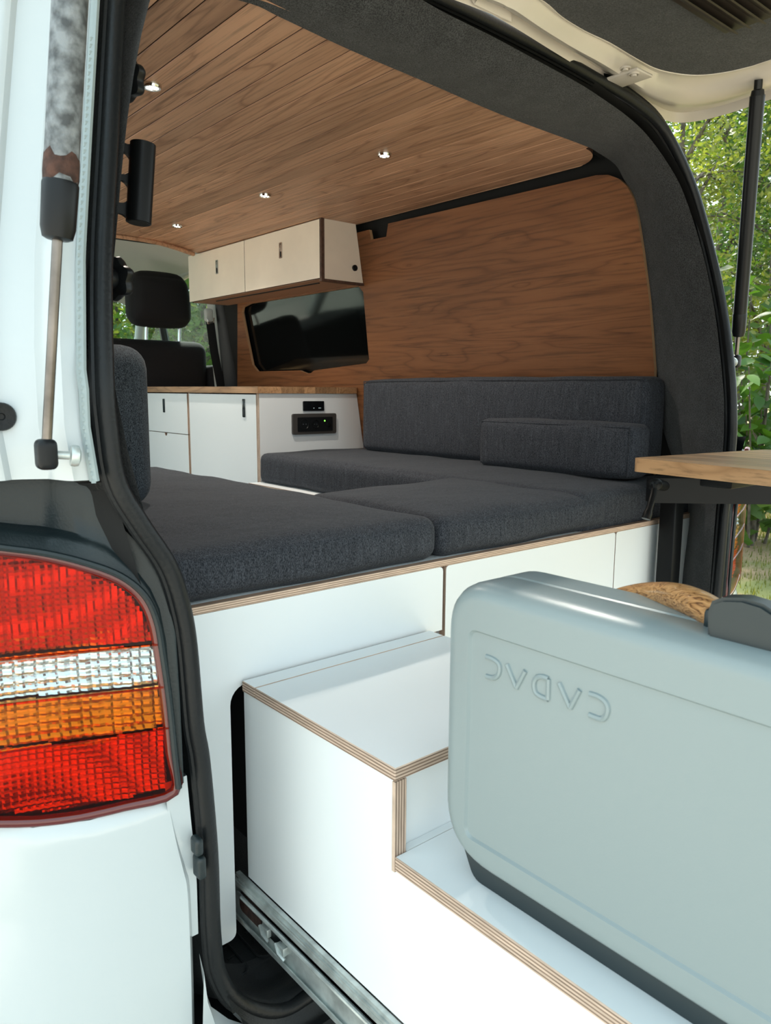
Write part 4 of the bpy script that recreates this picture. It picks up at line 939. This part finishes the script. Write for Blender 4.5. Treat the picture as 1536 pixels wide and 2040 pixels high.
# ================================================================== TAIL LAMPS
def tail_lamp(mir, label):
    T = (lambda p: mirx(p)) if mir else (lambda p: Vector(p))
    YF = -.240
    P_ = lambda x, y: (lambda v: (v.x, v.z))(at_ext(x, y, 0))
    fT = lambda a, b, t: T((a, yext(a)+(t-YF), b))
    right = [(240, 1156), (286, 1192), (308, 1238), (320, 1300), (334, 1400), (344, 1500), (352, 1580)]
    outl = [P_(-115, 1082), P_(-60, 1090), P_(0, 1098), P_(80, 1108), P_(160, 1127)]+[P_(*q) for q in right]+[P_(250, 1610), P_(160, 1630), P_(80, 1640), P_(0, 1642), P_(-60, 1638), P_(-115, 1630)]
    root = empty('tail_light', T((-.92, -.1, .43)), label, 'tail light', 'tail lights')
    bm = NB(); slab(bm, outl, [], fT, -.196, -.212, 0, 0); obj('housing', bm, M_rim, root)
    bm = NB(); rim = spline([Vector((a, YF+.006, b)) for a, b in outl], 4, True); rim = [fT(p.x, p.z, p.y) for p in rim]
    tube(bm, rim, .0068, 10, True, up=Vector((0, 1, 0))); obj('rim', bm, M_rim, root)
    bm = NB(); r0 = [fT(a, b, -.212) for a, b in outl]; r1 = [fT(a, b, -.238) for a, b in outl]; loft(bm, [r0, r1], closed_u=True); obj('side_wall', bm, M_rim, root)
    def rx(y):
        pts = [(1098, 20), (1127, 160), (1156, 240), (1192, 286), (1238, 308), (1300, 320), (1400, 334), (1500, 344), (1580, 352)]
        for (ya, xa_), (yb_, xb_) in zip(pts, pts[1:]):
            if ya <= y <= yb_: return xa_+(xb_-xa_)*(y-ya)/(yb_-ya)
        return 352
    bands = [('red_lens', M_red, [(-112, 1092), (0, 1106), (80, 1116), (160, 1135), (236, 1164), (280, 1198), (301, 1242), (312, 1284)], [(0, 1314), (-112, 1322)]),
             ('reversing_lens', M_clr, [(-112, 1323), (0, 1315), (312, 1285), (318, 1300), (325, 1368)], [(160, 1388), (0, 1404), (-112, 1412)]),
             ('indicator_lens', M_amb, [(-112, 1413), (0, 1405), (160, 1389), (325, 1369), (336, 1450)], [(180, 1482), (0, 1500), (-112, 1506)]),
             ('red_lens', M_red, [(-112, 1507), (0, 1501), (180, 1483), (336, 1451), (346, 1575)], [(240, 1603), (160, 1622), (80, 1632), (0, 1634), (-112, 1614)])]
    for bi, (nm, mt, up_, dn) in enumerate(bands):
        poly = [P_(*q) for q in up_+dn]
        bm = NB(); slab(bm, poly, [], fT, YF, YF+.004, 0, 0); o_ = obj(nm, bm, mt, root, 30)
        # moulded reflector behind the lens: rows of small prisms and a bowl
        xs_ = [p[0] for p in poly]; zs_ = [p[1] for p in poly]; xa_, xb_, za_, zb_ = min(xs_), max(xs_), min(zs_), max(zs_)
        nx, nz_ = (84, 40) if bi in (0, 3) else (72, 26)
        def inside(a, b):
            c_ = False; n_ = len(poly); j = n_-1
            for i in range(n_):
                if (poly[i][1] > b) != (poly[j][1] > b) and a < (poly[j][0]-poly[i][0])*(b-poly[i][1])/(poly[j][1]-poly[i][1])+poly[i][0]: c_ = not c_
                j = i
            return c_
        bm = NB(); g = {}
        for i in range(nx+1):
            for k in range(nz_+1):
                a, b_ = xa_+(xb_-xa_)*i/nx, za_+(zb_-za_)*k/nz_
                u_, w_ = (a-(-.965))/.10, (b_-(za_+zb_)/2)/((zb_-za_)/2)
                bowl = .010*min(1, u_*u_)+.006*w_*w_
                pr = .0032*abs(math.sin(a*math.pi/.0085)) if bi in (0, 3) else .0028*abs(math.sin(a*math.pi/.011))
                pr += .0026*abs(math.sin((b_+.25*(a+.97)**2)*math.pi/(.0072 if bi in (0, 3) else .0105)))
                g[i, k] = (a, b_, -.216-bowl*.75-pr)
        vv = {}
        for i in range(nx):
            for k in range(nz_):
                ok = all(inside(g[i+di, k+dk][0], g[i+di, k+dk][1]) for di in (0, 1) for dk in (0, 1))
                if ok:
                    q = []
                    for di, dk in ((0, 0), (1, 0), (1, 1), (0, 1)):
                        key = (i+di, k+dk)
                        if key not in vv: vv[key] = bm.verts.new(fT(*g[key]))
                        q.append(vv[key])
                    bm.faces.new(q)
        obj('reflector', bm, M_refl, o_, 0)
    bm = NB(); box(bm, 0, .001, 0, .001, 0, .001); bm.free()
    for (x0p, y0p, x1p, y1p) in ((-112, 1317, 316, 1284), (-112, 1408, 326, 1369), (-112, 1503, 338, 1450)):
        bm = NB(); A_, B2 = P_(x0p, y0p), P_(x1p, y1p); mid = P_(0, {1317: 1315, 1408: 1405, 1503: 1500}[y0p])
        tube(bm, [fT(A_[0], A_[1], YF), fT(mid[0], mid[1], YF-.0005), fT(B2[0], B2[1], YF)], .0016, 6); obj('divider', bm, M_red, root)
tail_lamp(False, 'large red, clear and amber tail lamp on the left van corner'); tail_lamp(True, 'narrow edge-on view of the right tail lamp beyond the table arm')

# ================================================================== GAS STRUTS
def strut(pts, r, label, left):
    low, boot, top = [Vector(p) for p in pts]; ax = (top-low).normalized()
    s = empty('gas_strut', low, label, 'gas strut', 'tailgate gas struts')
    bm = NB(); tube(bm, [boot-ax*.01, boot+ax*.01, top], r, 20); obj('tube', bm, M_strut if left else M_blk, s)
    bm = NB(); tube(bm, [low, boot], r*.31, 12); obj('rod', bm, M_rod, s)
    bm = NB(); tube(bm, [boot-ax*.052, boot-ax*.050, boot-ax*.040, boot+ax*.002, boot+ax*.005], [r*.62, r*.88, r*1.02, r*1.06, r*1.0], 20); obj('boot', bm, M_blk, s)
    if left:
        rnd = random.Random(4); bm = NB()
        q = boot+ax*.012; pts_ = []
        tube(bm, [q-ax*.006, q, q+ax*.010, q+ax*.018], [r*1.0, r*1.045, r*1.035, r*1.005], 20)
        for v in bm.verts: v.co += ax*rnd.uniform(-.005, .005)
        obj('rust_collar', bm, M_rust, s)
    bm = NB(); rbox(bm, low-Vector((.0105, .011, .0165)), low+Vector((.0105, .011, .0165)), .007, (3, 3, 4)); obj('end_socket', bm, M_blk, s)
    e = Vector((.030 if left else -.030, -.006, -.003)); bm = NB(); tube(bm, [low, low+e*.75], .0045, 10); lathe(bm, [(0, -.004), (.011, -.004), (.012, 0), (.011, .004), (.006, .006), (0, .006)], low+e*.92, e, 14); obj('ball_stud', bm, M_zinc, s)
    bm = NB(); tube(bm, [top-ax*.004, top+ax*.010, top+ax*.012, top+ax*.03], [r*.95, r*.8, r*.55, r*.55], 16); obj('top_end', bm, M_blk, s)
LY = -.150
low = at(92, 905, Y=LY)
bt = at(120, 372, Y=LY-.020); tp_ = bt+(bt-low).normalized()*.62
strut((low, bt, tp_), .0168, 'weathered grey gas strut on the left white pillar', True)
top_r = at(1509, 190, Z=1.535); low_r = at(1466, 720, Y=-.085); ax_ = (top_r-low_r)
bt_r = at(1474, 628, Y=low_r.y+ax_.y*.12)
strut((low_r, bt_r, top_r), .0155, 'black gas strut holding up the tailgate on the right', False)
# round plug on the left pillar
pg = at(2, 830, Y=-.086)
bm = NB(); lathe(bm, [(.003, .001), (.004, .003), (.014, .004), (.0155, .002), (.0155, -.004)], pg, (0, -1, 0), 24); tag(obj('rubber_plug', bm, M_rub), 'round black rubber plug in the white pillar at the left edge', 'plug')
# rubber stop in the gap beside the lower body
bs = empty('bump_stop', at(395, 1730, Y=-.150), 'small black rubber bump stop beside the seal below the left tail lamp', 'bump stop')
for (px, py, w, h) in ((392, 1683, .0065, .013), (397, 1724, .006, .016)):
    p = at(px, py, Y=-.150); bm = NB(); rbox(bm, p-Vector((w, .012, h)), p+Vector((w, .010, h)), .005, (3, 3, 4), noise=.001, seed=px); obj('stop_block', bm, M_trim, bs)

# ================================================================== KNOBS AND POLE BRACKET ON THE LEFT INNER PILLAR
def knob(px, py, label, Y_):
    p = at(px, py, Y=Y_); k = empty('star_knob', p, label, 'knob', 'clamp knobs'); ax = Vector((.93, .36, .05)).normalized()
    a = ax.orthogonal().normalized(); b_ = ax.cross(a); bm = NB(); n_ = 60; rings = []
    for r_, h in ((.0, .010), (.016, .010), (.023, .008), (.026, .002), (.025, -.005), (.018, -.008), (0, -.008)):
        rings.append([p+ax*h+(a*math.cos(2*math.pi*i/n_)+b_*math.sin(2*math.pi*i/n_))*r_*(1+.11*math.cos(6*2*math.pi*i/n_)) for i in range(n_)])
    loft(bm, rings[1:-1], closed_u=True); 
    v_ = bm.verts[:]; bm.verts.ensure_lookup_table(); bm.faces.new(bm.verts[:n_]); bm.faces.new(bm.verts[-n_:][::-1]); obj('grip', bm, M_blk, k)
    bm = NB(); tube(bm, [p-ax*.008, p-ax*.030, p-ax*.05], [.013, .013, .010], 18); obj('stem', bm, M_blk, k)
knob(254, 158, 'black star knob beside the ceiling spotlight, above the pole bracket', .02)
knob(232, 556, 'black star knob beside the headrest, below the pole bracket', .02)
pb = empty('pole_bracket', at(262, 370, Y=.03), 'black bracket with two round holes and an upright tube on the left pillar', 'bracket')
bq = lambda x, y: (lambda v: (v.x, v.z))(at(x, y, Y=.03))
bo = [bq(222, 285), bq(238, 281), bq(252, 288), bq(264, 288), bq(254, 436), bq(244, 428), bq(218, 420)]
hr2 = (bq(246, 325)[0]-bq(231, 325)[0])
h1, h2 = bq(243, 325), bq(240, 382)
bm = NB(); slab(bm, bo, [circle(h1[0]-.002, h1[1], .0145, 20), circle(h2[0]-.002, h2[1], .0145, 20)], fY, .027, .033, 0, 0); obj('plate', bm, M_blkg, pb)
t0_, t1_ = at(285, 287, Y=.025), at(276, 444, Y=.025)
bm = NB(); tube(bm, [t0_, t1_], .0165, 28); obj('tube', bm, M_blkg, pb)
bm = NB(); ax_2 = (t1_-t0_).normalized(); tube(bm, [t1_-ax_2*.001, t1_+ax_2*.001], .0145, 24); obj('tube_end', bm, M_void, pb)
bm = NB(); mz = (bq(262, 360)); box(bm, mz[0]-.30, mz[0]-.035, .026, .034, mz[1]-.02, mz[1]+.02); obj('fixing_plate', bm, M_blkg, pb)

# ================================================================== CEILING SPOTLIGHTS
spots = [(303, 170, 'ceiling spotlight beside the black star knob, nearest the left pillar'), (766, 307, 'ceiling spotlight above the right end of the overhead cabinet, on its own'), (528, 388, 'ceiling spotlight over the middle of the overhead cabinet'), (353, 449, 'ceiling spotlight farthest forward, near the cab headliner')]
for px, py, lb in spots:
    p = at(px, py, Z=ZC-.002); s = empty('ceiling_spotlight', (p.x, p.y, ZC-.012), lb, 'spotlight', 'round ceiling spotlights')
    bm = NB(); lathe(bm, [(.012, .001), (.013, .006), (.017, .006), (.0185, .002), (.0185, -.002), (.012, -.002)], (p.x, p.y, ZC-.002), (0, 0, -1), 24); obj('bezel', bm, M_chrome, s)
    bm = NB(); lathe(bm, [(0, .002), (.0115, .002), (.0115, -.001), (0, -.001)], (p.x, p.y, ZC-.003), (0, 0, -1), 20); obj('led_lens', bm, M_led, s)
    ld = bpy.data.lights.new('spot_lamp', 'SPOT'); ld.energy = 8.0; ld.spot_size = R(130); ld.spot_blend = .8; ld.color = (1, .93, .82); ld.shadow_soft_size = .012
    lo_ = bpy.data.objects.new('spot_lamp', ld); col.objects.link(lo_); lo_.location = (p.x, p.y, ZC-.02); setparent(lo_, s)

# ================================================================== TAILGATE
TG = 1.560
def tq(px, py, z): p = at(px, py, Z=z); return p
po = [tq(940, 0, TG), tq(1020, 46, TG), tq(1100, 96, TG), tq(1180, 146, TG), tq(1260, 197, TG), tq(1310, 229, TG), tq(1345, 241, TG), tq(1390, 238, TG), tq(1440, 226, TG), tq(1490, 210, TG), tq(1540, 193, TG)]
pi = [tq(1085, 0, TG+.02), tq(1120, 30, TG+.02), tq(1165, 58, TG+.02), tq(1215, 82, TG+.02), tq(1265, 112, TG+.02), tq(1305, 133, TG+.02), tq(1345, 143, TG+.02), tq(1390, 147, TG+.02), tq(1440, 142, TG+.02), tq(1490, 131, TG+.02), tq(1540, 115, TG+.02)]
xe, xi = po[-1].x, pi[-1].x
po = [Vector((XC, po[0].y, TG))]+po+[Vector((xe-.01, -.5, TG)), Vector((xe-.03, -1.15, TG)), Vector((xe-.10, -1.25, TG)), Vector((XC, -1.25, TG))]
pi = [Vector((XC, pi[0].y, TG+.02))]+pi+[Vector((xi-.01, -.5, TG+.02)), Vector((xi-.03, -1.0, TG+.02)), Vector((xi-.10, -1.08, TG+.02)), Vector((XC, -1.08, TG+.02))]
po = spline(po, 4); pi = spline(pi, 4)
mxc = lambda p: Vector((2*XC-p.x, p.y, p.z))
po += [mxc(p) for p in po[-2:0:-1]]; pi += [mxc(p) for p in pi[-2:0:-1]]
door = empty('door_1', (XC, 0, TG)); tag(door, 'open tailgate raised overhead with white frame tinted for warm shade and felt panel', kind='structure')
prof = [(-.03, .075), (-.02, .03), (0, .0), (.03, -.006), (.07, .002), (.10, .012), (.20, .010), (.45, -.004), (.62, -.006), (.78, .008), (.88, .02), (1.0, .016), (1.03, .024)]
rows = []
for t_, dz in prof:
    rows.append([Vector((lerp(a.x, b_.x, t_), lerp(a.y, b_.y, t_), TG+dz)) for a, b_ in zip(po, pi)])
bm = NB(); loft(bm, rows, closed_u=True); obj('inner_frame', bm, M_warm_white, door, 50)
bm = NB(); f_ = bm.faces.new([bm.verts.new((p.x, p.y, TG+.0175)) for i, p in enumerate(pi)]); bmesh.ops.triangulate(bm, faces=[f_]); obj('felt_panel', bm, M_felt, door)
bm = NB(); f_ = bm.faces.new([bm.verts.new((p.x, p.y, TG+.075)) for p in rows[0]]); bmesh.ops.triangulate(bm, faces=[f_]); obj('outer_skin', bm, M_paint, door)
# louvred vent
M_vent = simple('brown_black_plastic', (.030, .022, .018), .5)
v0 = at(1360, 0, Z=TG+.010); v1 = at(1446, 68, Z=TG+.010); v2_ = at(1536, 22, Z=TG+.010)
vent = tag(obj('vent', box(NB(), v1.x-.42, v1.x-.004, v1.y-.30, v1.y, TG+.008, TG+.016, .003, 2), M_vent, door), 'dark louvred vent')
for k in range(11):
    yy = v1.y-.014-k*.0255
    bm = NB(); slab(bm, [(yy+.007, TG+.010), (yy-.014, TG-.003), (yy-.017, TG-.002), (yy+.004, TG+.012)], [], fX, v1.x-.40, v1.x-.012-.004*(k % 2), 0, 0); obj('slat', bm, M_vent, vent)
# hinge
hq = at(1247, 158, Z=TG-.008)
hg = obj('hinge', box(NB(), hq.x-.030, hq.x+.030, hq.y-.045, hq.y+.050, TG-.010, TG-.003, .003, 2), M_warm_white, door)
for px, py in ((1250, 135), (1267, 147)):
    p = at(px-4, py, Z=TG-.010); bm = NB(); lathe(bm, [(.011, 0), (.011, .003), (.009, .003), (.0085, .0005), (.0065, .0005), (.006, .006), (0, .006)], p, (0, 0, -1), 12); obj('bolt', bm, M_warm_white, hg)
bm = NB(); box(bm, hq.x-.028, hq.x+.026, hq.y+.045, hq.y+.075, TG-.006, TG+.03, .003, 1); obj('hinge_knuckle', bm, M_warm_white, hg)

# ================================================================== TREES AND SHRUB
def leaf_mesh(name, centers, size, mat, seed, parent):
    rnd = random.Random(seed); V = []; F = []
    for c in centers:
        s = size*rnd.uniform(.6, 1.3); a = Vector((rnd.gauss(0, 1), rnd.gauss(0, 1), rnd.gauss(0, .7))).normalized(); b_ = a.orthogonal(); b_ = (Matrix.Rotation(rnd.uniform(0, 6.28), 3, a) @ b_).normalized(); n_ = a.cross(b_)
        k = len(V); V += [c-a*s*.5, c+b_*s*.28+n_*s*.05, c+a*s*.5, c-b_*s*.28+n_*s*.05]; F.append((k, k+1, k+2)); F.append((k, k+2, k+3))
    me = bpy.data.meshes.new(name); me.from_pydata([tuple(v) for v in V], [], F); me.materials.append(mat)
    o = bpy.data.objects.new(name, me); col.objects.link(o); setparent(o, parent); o['kind'] = 'stuff'; return o
def tree(x, y, h, cr, zlow, n, lsize, mat, seed, label, trunk_r=.09, group='trees around the clearing'):
    rnd = random.Random(seed); root = empty('tree', (x, y, GZ), label, 'tree', group); bm = NB(); tips = []
    P0 = Vector((x, y, GZ-.1)); lean = Vector((rnd.uniform(-.08, .08), rnd.uniform(-.08, .08), 0))
    spine = [P0+Vector((0, 0, h*k/7))+lean*h*(k/7)+Vector((rnd.uniform(-.06, .06), rnd.uniform(-.06, .06), 0)) for k in range(8)]
    sp_ = spline(spine, 3); tube(bm, sp_, [trunk_r*(1-.85*i/len(sp_)) for i in range(len(sp_))], 8)
    for k in range(13):
        t_ = .22+.75*k/13; b0 = sp_[int(t_*(len(sp_)-1))]; a = rnd.uniform(0, 6.28); L_ = cr*rnd.uniform(.6, 1.05)*(1.1-.5*t_)
        d_ = Vector((math.cos(a), math.sin(a), rnd.uniform(.25, .9))); pts = [b0, b0+d_*L_*.5+Vector((0, 0, .05)), b0+d_*L_+Vector((0, 0, rnd.uniform(-.1, .2)))]
        sp2_ = spline(pts, 4); tube(bm, sp2_, [max(.006, trunk_r*.36*(1-.85*i/len(sp2_))) for i in range(len(sp2_))], 5); tips += sp2_[2:]
        for q in range(2):
            s0 = sp2_[rnd.randrange(3, len(sp2_)-1)]; e_ = s0+Vector((rnd.gauss(0, .4), rnd.gauss(0, .4), rnd.uniform(-.2, .5)))*cr*.5
            tube(bm, [s0, lerp(s0, e_, .5)+Vector((0, 0, .04)), e_], [.014, .010, .005], 4); tips += [lerp(s0, e_, u_) for u_ in (.3, .6, 1)]
    obj('trunk', bm, M_bark, root)
    tips = [t_ for t_ in tips if t_.z > GZ+zlow]
    cs = [rnd.choice(tips)+Vector((rnd.gauss(0, 1), rnd.gauss(0, 1), rnd.gauss(0, .8)))*cr*.16 for _ in range(n)]
    leaf_mesh('foliage', cs, lsize, mat, seed+1, root)
def aim(px, dist): d = ray(px, 785); d.z = 0; d.normalize(); return CAM+d*dist
tr_spec = [(1352, 9.5, 5.0, 1.3, 7000, .065, 0, 'pale yellow-green tree next to the rounded corner of the rear opening'),
           (1430, 12.5, 6.6, 1.8, 9000, .075, 1, 'green tree with thin dark branches left of the right gas strut'),
           (1500, 10.5, 6.0, 1.7, 9000, .065, 0, 'pale yellow-green tree crossed by the right gas strut'),
           (1590, 11.5, 6.5, 1.8, 8000, .075, 1, 'green tree at the right edge of the picture behind the leafy shrub'),
           (1400, 18, 9.0, 2.8, 6000, .17, 2, 'tall dark tree standing behind the paler trees on the right'),
           (1545, 19, 9.5, 3.0, 6000, .17, 2, 'tall dark tree far back at the right picture edge')]
for i, (px, ds, h, cr_, n_, ls, mi_, lb) in enumerate(tr_spec):
    p = aim(px, ds); tree(p.x, p.y, h, cr_, .7, n_, ls, M_leaf[mi_], 100+i*7, lb)
cab_spec = [(232, 12, 4.8, 2.0, 9000, .11, 0, 'pale green tree seen through the windscreen left of the headrest'), (330, 16, 5.4, 2.3, 8000, .14, 1, 'green tree seen between the headrest posts'),
            (420, 11, 4.6, 1.9, 9000, .11, 1, 'green tree seen through the side window right of the headrest'), (130, 18, 6, 2.6, 5000, .16, 0, 'pale green tree beyond the windscreen, mostly hidden by the left pillar')]
for i, (px, ds, h, cr_, n_, ls, mi_, lb) in enumerate(cab_spec):
    p = aim(px, ds); tree(p.x, p.y, h, cr_, .3, n_, ls, M_leaf[mi_], 300+i*7, lb, .08, 'trees beyond the cab')
# broad-leaved shrub beside the grass: every near leaf its own piece
sh = empty('leafy_shrub', aim(1510, 8.6), 'broad-leaved bright green shrub behind the table on the right', 'shrub')
sh.location.z = GZ; c = sh.location.copy(); rnd = random.Random(8); bm = NB(); stems = []
for k in range(26):
    a = rnd.uniform(0, 6.28); b0 = c+Vector((math.cos(a), math.sin(a), 0))*rnd.uniform(0, .5); e_ = b0+Vector((math.cos(a)*rnd.uniform(.1, .75), math.sin(a)*rnd.uniform(.1, .75), rnd.uniform(1.2, 2.75)))
    sp2_ = spline([b0+Vector((0, 0, -.05)), lerp(b0, e_, .5)+Vector((0, 0, .15)), e_], 5); tube(bm, sp2_, [.016*(1-.7*i/len(sp2_)) for i in range(len(sp2_))], 5); stems += sp2_[2:]
obj('stems', bm, M_bark, sh)
lm = bpy.data.meshes.new('leaf'); lv_ = []; lf = []
prof_l = [(0, .0), (.12, .16), (.35, .27), (.6, .24), (.82, .12), (1, 0)]
for i, (u_, w_) in enumerate(prof_l): lv_ += [(u_, -w_, .06*w_/.27-.12*u_*u_), (u_, 0, -.12*u_*u_), (u_, w_, .06*w_/.27-.12*u_*u_)]
for i in range(5):
    k = i*3; lf += [(k, k+3, k+4, k+1), (k+1, k+4, k+5, k+2)]
lm.from_pydata(lv_, [], lf); lm.materials.append(M_bigleaf); lm.polygons.foreach_set('use_smooth', [True]*len(lm.polygons))
cands = [rnd.choice(stems)+Vector((rnd.gauss(0, .14), rnd.gauss(0, .14), rnd.gauss(0, .12))) for _ in range(900)]
def pxof(p): d = p-CAM; return 768+FPX*d.dot(_r)/d.dot(_f), 1020-FPX*d.dot(_u)/d.dot(_f)
vis = [p for p in cands if 1450 < pxof(p)[0] < 1570 and 480 < pxof(p)[1] < 960]; vis.sort(key=lambda p: (p-CAM).length); vis = vis[:280]; vs_ = set(id(p) for p in vis)
for p in vis:
    o = bpy.data.objects.new('leaf', lm); col.objects.link(o); s = rnd.uniform(.13, .24); o.location = p; o.scale = (s, s, s)
    o.rotation_euler = (rnd.uniform(-.6, .6), rnd.uniform(.1, .9), rnd.uniform(0, 6.28)); setparent(o, sh)
leaf_mesh('leaf_mass', [p for p in cands if id(p) not in vs_], .2, M_leaf[1], 77, sh)
